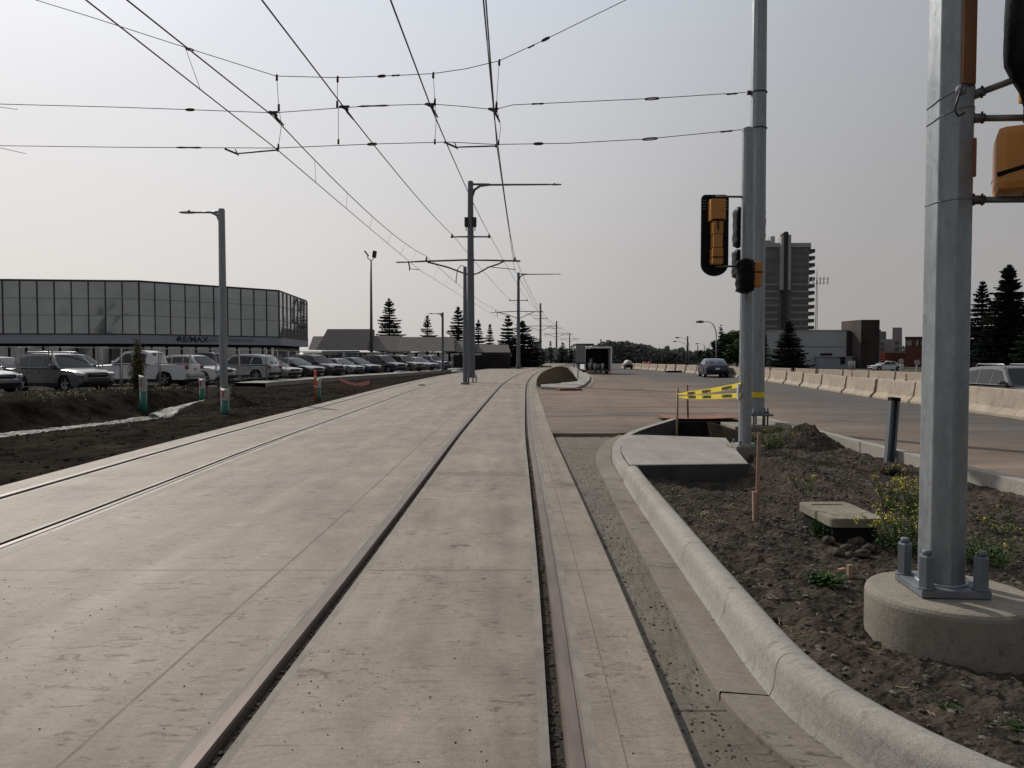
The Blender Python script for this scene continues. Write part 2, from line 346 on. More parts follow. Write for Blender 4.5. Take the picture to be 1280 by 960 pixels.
# ------------------------------------------------------------------ world + sun + camera
def build_world():
    w = bpy.data.worlds.new('World'); scn.world = w; w.use_nodes = True; nt = w.node_tree; L = nt.links.new
    bg = nt.nodes['Background']
    sky = nn(nt, 'ShaderNodeTexSky', sky_type='NISHITA', sun_disc=False)
    sky.sun_elevation = SUN_EL; sky.sun_rotation = SUN_AZ; sky.dust_density = 4.; sky.air_density = 1.2; sky.altitude = 600
    sc = nn(nt, 'ShaderNodeVectorMath', operation='SCALE'); L(sky.outputs[0], sc.inputs[0]); sc.inputs['Scale'].default_value = .10
    tc = nn(nt, 'ShaderNodeTexCoord')
    dt = nn(nt, 'ShaderNodeVectorMath', operation='DOT_PRODUCT'); L(tc.outputs['Generated'], dt.inputs[0]); dt.inputs[1].default_value = SUN_DIR
    rp = nn(nt, 'ShaderNodeValToRGB'); cr = rp.color_ramp; L(dt.outputs['Value'], rp.inputs[0])
    stops = [(0., .22), (.22, .35), (.45, .385), (.60, .47), (.70, .56), (.82, .67), (.93, .77), (1., .95)]
    while len(cr.elements) < len(stops): cr.elements.new(.5)
    for e, (p, v) in zip(cr.elements, stops): e.position = p; e.color = (v, v, v, 1)
    sp = nn(nt, 'ShaderNodeSeparateXYZ'); L(tc.outputs['Generated'], sp.inputs[0])
    r2 = nn(nt, 'ShaderNodeValToRGB'); L(sp.outputs[2], r2.inputs[0])
    r2.color_ramp.elements[0].position = 0.; r2.color_ramp.elements[0].color = (.985, .95, .935, 1)
    r2.color_ramp.elements[1].position = .42; r2.color_ramp.elements[1].color = (.94, .985, 1.07, 1)
    e = r2.color_ramp.elements.new(.16); e.color = (1.0, .965, .955, 1)
    mu = nn(nt, 'ShaderNodeVectorMath', operation='MULTIPLY'); L(rp.outputs[0], mu.inputs[0]); L(r2.outputs[0], mu.inputs[1])
    mx = nn(nt, 'ShaderNodeMix', data_type='RGBA'); mx.inputs[0].default_value = .94; L(sc.outputs[0], mx.inputs[6]); L(mu.outputs[0], mx.inputs[7])
    L(mx.outputs[2], bg.inputs[0]); bg.inputs[1].default_value = 1.0
SUN_AZ_L = R(38); SUN_EL = R(36)
SUN_DIR = Vector((-math.sin(SUN_AZ_L)*math.cos(SUN_EL), math.cos(SUN_AZ_L)*math.cos(SUN_EL), math.sin(SUN_EL)))
SUN_AZ = -SUN_AZ_L
build_world()
ld = bpy.data.lights.new('sun', 'SUN'); ld.energy = 2.9; ld.angle = R(1.2); ld.color = (1., .93, .84)
lo = bpy.data.objects.new('sun', ld); COL.objects.link(lo); lo.rotation_euler = SUN_DIR.to_track_quat('Z', 'Y').to_euler(); lo.location = (-30, 40, 40)
cd = bpy.data.cameras.new('camera'); cam = bpy.data.objects.new('camera', cd); COL.objects.link(cam)
cd.sensor_width = 36; cd.lens = 27; cd.clip_start = .05; cd.clip_end = 9000
cam.location = (0, 0, CH); cam.rotation_euler = (math.pi/2-TH, 0, 0); scn.camera = cam
scn.view_settings.view_transform = 'Standard'; scn.view_settings.look = 'None'; scn.view_settings.exposure = 0

# ------------------------------------------------------------------ ground sheet
def build_ground():
    xs = [-4000, -1500, -600, -250, -100, -45, -34, -20, 0, 6.8, 7.4, 40, 100, 250, 600, 1500, 4000]
    ys = [-400, -100, -12, -10, 0, 20, 40, 60, 62, 100, 200, 400, 800, 1600, 5000]
    mb = MB(); vs = []
    for y in ys:
        for x in xs:
            deep = -20 <= x <= 6.8 and -10 <= y <= 60
            vs.append((x, y, -1.6 if deep else -.62))
    n = len(xs)
    mb.add(vs, [(j*n+i, j*n+i+1, (j+1)*n+i+1, (j+1)*n+i) for j in range(len(ys)-1) for i in range(n-1)], M_ground)
    struct('ground', mb)
build_ground()

# ------------------------------------------------------------------ track slab with four embedded rails
def ysteps(y0, y1):
    ys = []; y = y0
    while y < y1: ys.append(y); y += .35 if y < 12 else (1. if y < 40 else 3.)
    ys.append(y1); return ys
YS = ysteps(-5, 258)
def build_slab():
    # lateral columns: (x offset function, z) listed left to right; material of the strip to its right
    def cols(y):
        c = []
        def rail_left(x):   # x = gauge face of a left rail; inner side is to the right
            c.extend([(x-.563, 0, M_seam), (x-.543, 0, M_conc), (x-.13, 0, M_strip), (x-.092, .002, M_rail), (x-.005, -.004, M_rail), (x, -.032, M_groove), (x+.06, -.036, M_groove), (x+.062, 0, M_strip), (x+.108, 0, M_conc)])
        def rail_right(x):
            c.extend([(x-.108, 0, M_strip), (x-.062, 0, M_groove), (x-.06, -.036, M_groove), (x, -.032, M_rail), (x+.005, -.004, M_rail), (x+.092, .002, M_strip), (x+.135, 0, M_conc), (x+.235, 0, M_seam), (x+.243, 0, M_conc)])
        xL, xRr = xl(y), xr(y); k_ = 0
        c.append((xL-GA-EDGE-.12, -.25, M_conc)); c.append((xL-GA-EDGE-.02, -.012, M_conc)); c.append((xL-GA-EDGE, 0, M_conc))
        # the left track's outer seam lies past its slab edge: leave it out
        k = len(c); rail_left(xL-GA); del c[k:k+2]
        rail_right(xL)
        for q in range(k, len(c)):
            a_, z_, m_ = c[q]; c[q] = (a_, z_*2.6 if z_ < -.03 else z_, M_strip2 if m_ is M_strip else m_)
        rail_left(xRr-GA); rail_right(xRr)
        c.append((xRr+EDGE, 0, M_conc)); c.append((xRr+EDGE+.012, -.012, M_conc)); c.append((xRr+EDGE+.015, -.25, M_conc))
        return c
    mb = MB(); mb.keep = True; V = []; rows = []
    for y in YS:
        c = cols(y); rows.append([len(V)+i for i in range(len(c))]); V += [(a, y, z) for a, z, _ in c]
    ms = [m for _, _, m in cols(0)]
    mb.v = V
    for a, b in zip(rows[:-1], rows[1:]):
        for i in range(len(ms)-1):
            mb.f.append((a[i], a[i+1], b[i+1], b[i])); mb.m.append(mb.mi(ms[i])); mb.sm.append(False)
    s = tag(mb.build('track_slab', recalc=False), None, None, kind='structure')
    # polished running head of each rail
    for nm, fn, sg in (('a', lambda y: xl(y)-GA, -1), ('b', lambda y: xl(y), 1), ('c', lambda y: xr(y)-GA, -1), ('d', lambda y: xr(y), 1)):
        r = MB(); vs = []
        for y in YS:
            x = fn(y); vs += [(x+sg*.006, y, -.003), (x+sg*.012, y, .007), (x+sg*.070, y, .008), (x+sg*.076, y, .001)]
        n = 4
        r.add(vs, [(i*n+j, i*n+j+1, (i+1)*n+j+1, (i+1)*n+j) for i in range(len(YS)-1) for j in range(3)], M_railtop)
        r.keep = True; r.build('rail', s, recalc=False)
build_slab()

# ------------------------------------------------------------------ island geometry: kerb line
# kerb face line (gutter/kerb joint) from behind the camera's right, up along the island, round its nose and back along the wall
KF = [(5.2, 1.25), (4.0, 1.35), (2.9, 1.62), (2.15, 2.05), (1.70, 2.52), (1.45, 2.95), (1.31, 3.42), (1.275, 3.9), (1.29, 4.6), (1.33, 5.9), (1.39, 7.6), (1.45, 9.2), (1.50, 10.2)]
KN = [(1.50, 10.2), (1.54, 11.3), (1.62, 12.4), (1.80, 13.6), (2.05, 14.7), (2.4, 15.75), (2.95, 16.95), (3.5, 18.1), (4.1, 19.4)]
def resample(pts, step):
    out = [Vector(pts[0])]
    dense = []
    n = len(pts)
    for i in range(n-1):
        p0 = Vector(pts[max(i-1, 0)]); p1 = Vector(pts[i]); p2 = Vector(pts[i+1]); p3 = Vector(pts[min(i+2, n-1)])
        for k in range(20):
            t = k/20; dense.append(.5*((2*p1)+(p2-p0)*t+(2*p0-5*p1+4*p2-p3)*t*t+(-p0+3*p1-3*p2+p3)*t**3))
    dense.append(Vector(pts[-1])); acc = 0
    for a, b in zip(dense[:-1], dense[1:]):
        acc += (b-a).length
        if acc >= step: out.append(b); acc = 0
    out.append(dense[-1]); return out
def split_at(path, ycuts):
    segs = []; cur = [path[0]]
    for p, q in zip(path[:-1], path[1:]):
        c = [y for y in ycuts if min(p.y, q.y) < y <= max(p.y, q.y)]
        cur.append(q)
        if c: segs.append(cur); cur = [q]
    if len(cur) > 1: segs.append(cur)
    return segs
def shrink(seg, g):
    s = list(seg); d = (s[1]-s[0]).normalized()*g; s[0] = s[0]+d; d = (s[-2]-s[-1]).normalized()*g; s[-1] = s[-1]+d; return s
kf = resample([(x, y, 0) for x, y in KF], .12)
JY = [1.5, 2.2, 3.58, 5.88, 9.1]
def kerb_inner(y):
    """x of the back of the kerb for soil"""
    pts = [(p.y, p.x) for p in kf if p.y > 2.0]
    best = min(pts, key=lambda t: abs(t[0]-y)); return best[1]+.10
def build_kerbs():
    k = MB(); prof = [(-.02, -.3), (-.02, -.071), (-.018, -.068), (0, -.03), (.004, -.015), (.016, .075), (.024, .104), (.040, .128), (.064, .143), (.095, .149), (.135, .148), (.165, .141), (.182, .124), (.19, .10), (.192, .05), (.192, -.3)]
    for seg in split_at(kf, JY):
        k.sweep(shrink(seg, .004), prof, M_kerb, caps=True, smooth=True)
    # the kerb steps down behind the ramp slab then runs flush round the nose
    kn = resample([(x, y, 0) for x, y in KN], .15)
    vs = []; hs = [(.0, -.3), (0, -.03), (.012, 1), (.03, 1.04), (.13, 1.04), (.15, 1), (.15, -.9)]
    n = len(hs)
    for i, p in enumerate(kn):
        d = kn[min(i+1, len(kn)-1)]-kn[max(i-1, 0)]; d.normalize(); r = Vector((d.y, -d.x, 0))
        top = .045+.02*sstep(15, 17, p.y)
        for a, h in hs: vs.append(p+r*a+Vector((0, 0, top*h if h > .5 else h)))
    k.add(vs, [(i*n+j, i*n+j+1, (i+1)*n+j+1, (i+1)*n+j) for i in range(len(kn)-1) for j in range(n-1)]+[tuple(range(n)), tuple((len(kn)-1)*n+j for j in range(n))[::-1]], M_kerb)
    for q in range(len(k.f)-(len(kn)-1)*(n-1)-2, len(k.f)):
        f = k.f[q]
        if len(f) == 4 and min(k.v[i][2] for i in f) < -.8: k.m[q] = k.mi(M_form)  # pit side of the kerb: recess shade put in by a darker material
    struct('kerb', k)
    # gutter pan
    g = MB(); pan = kf+kn[1:int(len(kn)*.64)]
    cuts = JY+[9.4, 12.6]
    prof = [(-.262, -.3), (-.262, -.05), (-.258, -.04), (-.02, -.062), (.0, -.075)]
    for seg in split_at(pan, cuts): g.sweep(shrink(seg, .005), prof, M_gut, caps=False)
    struct('gutter', g)
    # rough channel between slab and gutter, lower than both
    c = MB(); vs = []; cols = 14; ys = [2.0+i*.12 for i in range(0, 119)]
    def gl(y):   # x of the gutter's outer edge
        pts = [p for p in pan if p.y > 1.9]; q = min(pts, key=lambda p: abs(p.y-y)); return q.x-.24
    for y in ys:
        a = slabR(y)+.0; b = max(gl(y), a+.1) if y > 2.9 else 2.4
        if y > 14: b = 2.3
        for i in range(cols+1):
            x = a+(b-a)*i/cols; vs.append((x, y, -.085+.012*nz(x, y, 5, 4)+.01*nz(x, y, 24, 2, 3.)-.02*(1-sstep(0, .12, i/cols))))
    n = cols+1
    c.add(vs, [(j*n+i, j*n+i+1, (j+1)*n+i+1, (j+1)*n+i) for j in range(len(ys)-1) for i in range(cols)], M_chan)
    struct('channel_floor', c)
    # the island's far kerb, straight along the road
    e = MB()
    ye = 1.
    while ye < 18: 
        e.box((5.98, ye+1.49, -.05), (.15, 2.975, .42), M_kerb, bevel=.012); ye += 3.
    struct('road_kerb', e)
build_kerbs()
def soil_h(x, y):
    h = .03+.06*nz(x, y, .9, 3, 2.)+.065*nz(x, y, 3.5, 4, 5.)+.034*nz(x, y, 12, 3, 8.)+.013*nz(x, y, 40, 2, 1.)
    h -= .10*sstep(.5, 1.6, x-1.5)*(1-sstep(5.4, 5.85, x))*.6
    # dip in front of the ramp slab
    d = math.hypot((x-2.7)/1.25, (y-10.2)/1.0); h -= .24*(1-sstep(.35, 1.25, d))
    if y > 10.9 and x < 3.9: h = min(h, -.12)
    # pit behind the slab
    if 14.3 < y and x < 4.8: h = -1.5
    h -= .05*(1-sstep(0, .18, x-kerb_inner(min(y, 10)))) 
    h -= .05*sstep(5.5, 5.85, x)
    d = math.hypot(x-2.49, y-4.38); h -= .03*(1-sstep(.5, .8, d))
    d = math.hypot((x-5.30)/.65, (y-13.9)/.7); h += .42*max(0, 1-d)**.8*(1+.5*nz(x, y, 6, 3, 4.))
    return h
def build_soil():
    mb = MB(); vs = []; ys = []; y = .9
    while y < 18.3: ys.append(y); y += .022 if y < 7 else (.045 if y < 12 else .09)
    N = 150
    for y in ys:
        a = kerb_inner(max(y, 2.0)) if y < 10.2 else (1.62 if y < 12 else 1.62+(y-12)*.33)
        if y < 2.6: a = max(a, 1.62+(2.9-y)*1.3)
        b = 5.93
        for i in range(N+1):
            x = a+(b-a)*i/N; vs.append((x, y, soil_h(x, y)))
    n = N+1
    mb.add(vs, [(j*n+i, j*n+i+1, (j+1)*n+i+1, (j+1)*n+i) for j in range(len(ys)-1) for i in range(N)], M_soil)
    struct('island_soil', mb)
build_soil()
ICO = None
def ico():
    global ICO
    if ICO is None:
        bm = bmesh.new(); bmesh.ops.create_icosphere(bm, subdivisions=1, radius=1); ICO = (np.array([v.co[:] for v in bm.verts]), np.array([[v.index for v in f.verts] for f in bm.faces])); bm.free()
    return ICO
def scatter(name, pts, sizes, m, label, cat, flat=.6):
    V, Fc = ico(); n = len(pts)
    A = []; B = []
    for k in range(n):
        j = V*(1+.35*(rng.random((len(V), 1))-.5)*1.6); s = sizes[k]*np.array([1, .6+.5*rng.random(), flat*(.6+.6*rng.random())]); j = j*s
        t = rng.random()*6.28; c, q = math.cos(t), math.sin(t); j = j @ np.array([[c, q, 0], [-q, c, 0], [0, 0, 1]])
        A.append(j+np.array(pts[k])); B.append(Fc+k*len(V))
    mb = MB(); mb.keep = True; mb.v = [tuple(a) for a in np.concatenate(A)]; mb.f = [tuple(int(i) for i in b) for b in np.concatenate(B)]
    mb.mats = [m]; mb.m = [0]*len(mb.f); mb.sm = [False]*len(mb.f)
    return tag(mb.build(name, recalc=False), label, cat, kind='stuff')
def build_scatter():
    pts = []; sz = []
    while len(pts) < 16000:
        y = 1.6+(rng.random()**1.5)*12; x = 1.45+rng.random()*4.4
        if x < kerb_inner(min(max(y, 2), 10))+.04 or math.hypot(x-2.49, y-4.38) < .5 or (y > 10.6 and x < 4): continue
        if nz(x, y, 1.6, 2, 3.) < -.12 and rng.random() < .75: continue
        s = .003+.018*rng.random()**4+.0005*y; pts.append((x, y, soil_h(x, y)+s*.25)); sz.append(s)
    scatter('soil_clods', pts[:9500], sz[:9500], M_clod, 'brown clods and crumbs of earth strewn over the planting island', 'clods')
    scatter('gravel', pts[9500:], sz[9500:], M_stone, 'small grey gravel stones lying in the earth of the island', 'gravel')
    pts = []; sz = []
    while len(pts) < 8000:
        y = 2.2+(rng.random()**2.0)*26; x = -8+rng.random()*9.2
        if x < slabL(y)+.05 or x > slabR(y)-.03: continue
        if nz(x, y, .7, 2, 11.) < .0 and rng.random() < .8: continue
        s = .0011+.0045*rng.random()**6; pts.append((x, y, s*.4)); sz.append(s)
    scatter('pebbles', pts, sz, M_peb, 'dark pebbles and crumbs of dirt scattered on the concrete track slab', 'pebbles')
    pts = []; sz = []
    for k in range(1300):
        y = 2.4+rng.random()**1.6*13; r = rng.random()
        fn = [lambda: xr(y)-.032, lambda: xr(y)-GA+.032][k % 2]; s = .004+.012*rng.random()**2
        pts.append((fn()+(rng.random()-.5)*.05, y, -.034+s*.3)); sz.append(s)
    for k in range(1300):
        y = 2.6+rng.random()**1.4*11; x = slabR(y)+.02+rng.random()*.42
        if x > 1.02+.02*(y-4) and y < 9: x = slabR(y)+.02+rng.random()*.2
        s = .0025+.008*rng.random()**3; pts.append((x, y, -.085+s*.2)); sz.append(s)
    scatter('rail_groove_gravel', pts, sz, M_clod, 'loose gravel and debris lying in the rail grooves and the rough channel', 'debris')
build_scatter()

# ------------------------------------------------------------------ ramp slab, steel plate, pit, roads
def build_ramp():
    mb = MB(); poly = [(1.665, 10.78), (3.38, 10.93), (4.02, 14.4), (2.55, 14.95), (2.27, 14.9), (2.19, 14.65), (1.945, 13.57), (1.77, 12.38), (1.69, 11.3)]
    n = len(poly); c = Vector((2.7, 12.6))
    vs = [(x, y, -.2) for x, y in poly]+[(x, y, .07) for x, y in poly]+[(x+(c.x-x)*.01, y+(c.y-y)*.01, .08) for x, y in poly]
    fs = [(i, (i+1) % n, n+(i+1) % n, n+i) for i in range(n)]+[(n+i, n+(i+1) % n, 2*n+(i+1) % n, 2*n+i) for i in range(n)]+[tuple(range(2*n, 3*n))]
    mb.add(vs, fs[:n], M_form); mb.add(vs, fs[n:], M_walk); struct('sidewalk_ramp', mb)  # side faces: damp form concrete, their shadow side darkened in the colour too
    # steel plate over the far end of the pit
    p = MB(); N = 14; vs = []
    for k in range(2):
        for j in range(5):
            for i in range(N+1):
                u = i/N; x = 3.75+u*2.0; y = 19.0+j*.3+.25*u; vs.append((x, y, .085-.03*math.sin(u*math.pi)-.012*k))
    n = N+1; q = 5*n
    fs = [(k*q+j*n+i, k*q+j*n+i+1, k*q+(j+1)*n+i+1, k*q+(j+1)*n+i) for k in range(2) for j in range(4) for i in range(N)]
    fs += [(i, i+1, q+i+1, q+i) for i in range(N)]
    p.add(vs, fs, M_rust); tag(p.build('steel_plate'), 'rust brown steel plate bridging the pit beside the ramp slab', 'steel plate')
    w = MB(); w.box((4.9, 18.95, -.45), (1.9, .12, .9), M_soilL); w.box((4.85, 16.9, -.45), (.12, 3.9, .9), M_soilL)
    struct('pit_wall', w)
build_ramp()
BARR = [(12.6, -14), (13.0, 6), (13.35, 20), (14.1, 27), (15.2, 36), (16.6, 47), (17.2, 58), (17.7, 70), (17.3, 88), (15.8, 112)]
def barx(y):
    return interp([(b, a) for a, b in BARR], y)
def build_roads():
    mb = MB(); vs = []; rows = 0; NC = 16
    def ystart(x): return 16.15 if x < 2.4 else (16.15+(x-2.4)*2.05 if x < 4.0 else 19.5)
    # west part
    ys1 = [0, .2, .4, .6, .8, 1.]
    y1 = 24
    for s in ys1:
        for i in range(NC+1):
            x0 = slabR(16.2+s*8); x = x0+(6.08-x0)*i/NC; ya = ystart(x); y = ya+(y1-ya)*s; vs.append((x, y, -.012)); 
        rows += 1
    n = NC+1
    mb.add(vs, [(j*n+i, j*n+i+1, (j+1)*n+i+1, (j+1)*n+i) for j in range(rows-1) for i in range(NC)], M_asph)
    mb.add([(slabR(16)+.01, 16.15, -.012), (2.4, 16.15, -.012), (2.4, 16.15, -.2), (slabR(16)+.01, 16.15, -.2)], [(0, 1, 2, 3)], M_asph)
    vs = []; ys = [24, 28, 32, 36, 40, 46, 52, 60, 70, 85, 100, 130, 170, 220, 300, 450]
    for y in ys:
        a = slabR(min(y, 100))+.01 if y < 100 else slabR(100)+.0
        for i in range(9): x = a+(6.08-a)*i/8; vs.append((x, y, -.012))
    mb.add(vs, [(j*9+i, j*9+i+1, (j+1)*9+i+1, (j+1)*9+i) for j in range(len(ys)-1) for i in range(8)], M_asph)
    # east carriageway up to the barrier, then the lower far carriageway
    vs = []; ys = [-12, 0, 6, 12, 19.5, 24, 28, 32, 36, 40, 46, 52, 60, 70, 85, 100, 130, 170, 220, 300, 450]
    for y in ys:
        b = barx(min(y, 112))
        for x, z in ((6.08, -.012), (6.9, -.012), (9, -.012), (b+.25, -.012), (b+1.0, -.40), (b+4, -.41), (27, -.42), (36, -.42)): vs.append((x, y, z))
    mb.add(vs, [(j*8+i, j*8+i+1, (j+1)*8+i+1, (j+1)*8+i) for j in range(len(ys)-1) for i in range(7)], M_asph)
    struct('road', mb)
build_roads()

# ------------------------------------------------------------------ concrete barriers
def barrier_mesh(length):
    prof = [(-.30, 0), (-.30, .07), (-.14, .24), (-.085, .72), (-.07, .74), (.07, .74), (.085, .72), (.14, .24), (.30, .07), (.30, 0)]
    mb = MB(); n = len(prof); vs = []
    for x in (-length/2, -length/2+.03, length/2-.03, length/2):
        s = .96 if abs(x) == length/2 else 1.
        for a, h in prof: vs.append((x, a*s, h*(.995 if s < 1 else 1)))
    mb.add(vs, [(i*n+j, i*n+j+1, (i+1)*n+j+1, (i+1)*n+j) for i in range(3) for j in range(n-1)]+[tuple(range(n)), tuple(3*n+j for j in range(n))[::-1]], M_barr)
    return mb
def build_barriers():
    proto = barrier_mesh(3.62).build('concrete_barrier', local=True)
    tag(proto, 'pale concrete road barrier in the near row beside the asphalt', 'barrier', 'near row of concrete barriers')
    first = True
    path = resample([(a, b, 0) for a, b in BARR], .1); acc = 0; start = path[0]; k = 0
    for p, q in zip(path[:-1], path[1:]):
        if (q-start).length >= 3.70:
            mid = (start+q)/2; a = math.atan2(q.y-start.y, q.x-start.x)+random.uniform(-.012, .012)
            if mid.y > 14:
                o = proto if first else proto.copy()
                if not first: COL.objects.link(o)
                first = False; o.location = (mid.x+random.uniform(-.03, .03), mid.y, -.012+random.uniform(-.01, .01)); o.rotation_euler = (random.uniform(-.01, .01), 0, a)
            start = q
    proto2 = None
    path = resample([(31.5, 18, 0), (29.5, 30, 0), (28.2, 52, 0), (27.6, 63, 0), (25.4, 78, 0), (22.6, 104, 0), (20.5, 120, 0)], .1); start = path[0]
    for p, q in zip(path[:-1], path[1:]):
        if (q-start).length >= 3.70:
            mid = (start+q)/2; a = math.atan2(q.y-start.y, q.x-start.x)+random.uniform(-.02, .02)
            o = proto.copy(); COL.objects.link(o); o.location = (mid.x, mid.y, -.30); o.rotation_euler = (0, 0, a); o.scale = (1, 1, 1.12)
            tag(o, 'concrete barrier in the far row beyond the sunken lane', 'barrier', 'far row of concrete barriers'); start = q
    # slim red delineators standing between the two rows
    first = None
    for px, Y in ((972, 70), (1003, 64), (1075, 56), (1147, 40)):
        X = (px-640)/F*Y-.6
        if first is None:
            t = thing('delineator_post', 'slim red delineator post standing between the two barrier rows', 'delineator', (X, Y, -.41), 0, 'red delineators between the barrier rows')
            a = MB(); a.lathe((0, 0, 0), [(.16, 0), (.16, .03), (.05, .06), (.04, 1.05), (.045, 1.1)], M_red, 10); a.build('post', t, local=True)
            b = MB(); b.lathe((0, 0, .82), [(.044, 0), (.044, .12)], M_white, 10); b.build('reflective_band', t, local=True); first = t
        else: copy_thing(first, (X, Y, -.41), 0, first['label'], first['group'])
build_barriers()

# ------------------------------------------------------------------ left terrain, lot, plastic sheet, sidewalk
XD = [(0, -19), (15, -16.9), (22.8, -15.0), (26.3, -14.0), (33, -13.2), (45, -13)]
def left_h(x, y):
    d = slabL(y)-x
    xd = interp(XD, y); fade = 1-sstep(32, 39, y)
    h = -.06-.05*sstep(0, 1.2, d)
    toditch = sstep(slabL(y)-1.0, xd+.6, x) if False else max(0., min(1., (slabL(y)-1.2-x)/(slabL(y)-1.2-xd-.5)))
    h += -.62*fade*toditch**1.4
    up = 1-sstep(xd-2.3-.5*nz(x, y, .6, 3, 5.), xd-.45, x)
    h += up*(.80*fade+.10)
    k = sstep(.1, 1.5, d); bankk = up*(1-up)*4
    h -= .10*sstep(38, 44, y)
    h += k*(.06*nz(x, y, .8, 4, 3.)+.035*nz(x, y, 3., 4, 6.)+.02*nz(x, y, 9, 3, 1.5))*(1-.5*up)+bankk*fade*.14*nz(x, y, 1.3, 4, 7.)
    # spoil heap to the right of the sheet
    e = math.hypot((x+11.6)/2.8, (y-30.8)/2.6); h += .62*fade*max(0, 1-e)**.7
    e = math.hypot((x+9.5)/2.2, (y-36)/3); h += .25*max(0, 1-e)
    if x < -20.5: h = min(h, -.06)
    return h
def build_left():
    mb = MB(); vs = []; ys = []; y = 2.
    while y < 128: ys.append(y); y += .12 if y < 42 else (.5 if y < 70 else 2.)
    N = 170
    for y in ys:
        b = slabL(y)-.05; a = -23. if y < 60 else -23+(y-60)*.05
        for i in range(N+1):
            x = b+(a-b)*(i/N); vs.append((x, y, left_h(x, y)))
    n = N+1
    mb.add(vs, [(j*n+i, j*n+i+1, (j+1)*n+i+1, (j+1)*n+i) for j in range(len(ys)-1) for i in range(N)], M_soilL)
    struct('excavated_ground', mb)
    l = MB(); poly = [(-120, 8), (-24, 8), (-21, 28), (-18.7, 38), (-18.2, 50), (-18.6, 60), (-15.9, 75), (-13.8, 90), (-11.5, 128), (-120, 150)]
    l.add([(x, y, .03) for x, y in poly]+[(x, y, -.5) for x, y in poly], [tuple(range(10))]+[(i, (i+1) % 10, 10+(i+1) % 10, 10+i) for i in range(10)], M_lot); struct('parking_lot', l)
    s = MB(); pp = resample([(*G(312, 480.5)[:2], 0), (*G(342, 477.6)[:2], 0), (*G(430, 471.3)[:2], 0), (*G(500, 467.)[:2], 0), (*G(560, 462.2)[:2], 0), (-5.2, 122, 0)], 1.)
    s.sweep(pp, [(.9, -.3), (.9, .085), (-.9, .10), (-.9, -.3)], M_walk); struct('sidewalk', s)
    # clods over the earth
    pts = []; sz = []
    while len(pts) < 5200:
        y = 8+rng.random()*34; x = slabL(y)-.1-rng.random()*12
        z = left_h(x, y)
        s = .012+.045*rng.random()**4; pts.append((x, y, z+s*.15)); sz.append(s)
    scatter('earth_clods', pts, sz, M_clodL, 'dark clods of dug earth strewn beside the left edge of the track slab', 'clods')
    pts = []; sz = []
    for k in range(500):
        y = 18+rng.random()*18; x = interp(XD, y)+1.2+rng.random()*5
        if x > slabL(y)-.2: continue
        s = .01+.03*rng.random()**2; pts.append((x, y, left_h(x, y)+s*.3)); sz.append(s)
    scatter('pale_rubble', pts, sz, M_stone, 'pale rubble bits lying in the dark earth by the plastic sheeting', 'rubble')
build_left()
def build_sheet():
    m, nt, b = newmat('wet_plastic'); L = nt.links.new; b.inputs['Base Color'].default_value = (.50, .49, .46, 1); b.inputs['Roughness'].default_value = .6; b.inputs['Specular IOR Level'].default_value = .08
    tc = nn(nt, 'ShaderNodeTexCoord'); n = nn(nt, 'ShaderNodeTexNoise', Scale=2.2, Detail=8., Roughness=.7); L(tc.outputs['Object'], n.inputs[0])
    r = nn(nt, 'ShaderNodeValToRGB'); L(n.outputs[0], r.inputs[0]); r.color_ramp.elements[0].position = .47; r.color_ramp.elements[0].color = (.05, .06, .048, 1); r.color_ramp.elements[1].position = .66; r.color_ramp.elements[1].color = (.36, .35, .33, 1)
    L(r.outputs[0], b.inputs['Base Color'])
    mb = MB(); vs = []; N = 26; ys = [17+i*.09 for i in range(165)]
    for y in ys:
        c = interp(XD, y)+.2; w = .55+.4*nz(0, y, .7, 3, 4.)+.35*sstep(26, 30, y)
        for i in range(N+1):
            u = i/N*2-1; x = c+u*w+.15*nz(u, y, 1.5, 2, 9.)
            vs.append((x, y, left_h(x, y)+.05+.06*abs(nz(x, y, 2.4, 4, 2.))+.03*nz(x, y, 9, 2, 5.)-.05*abs(u)**6))
    n = N+1; mb.add(vs, [(j*n+i, j*n+i+1, (j+1)*n+i+1, (j+1)*n+i) for j in range(len(ys)-1) for i in range(N)], m)
    tag(mb.build('plastic_sheet'), 'crumpled white plastic sheeting along the bottom of the ditch', 'plastic sheet')
build_sheet()

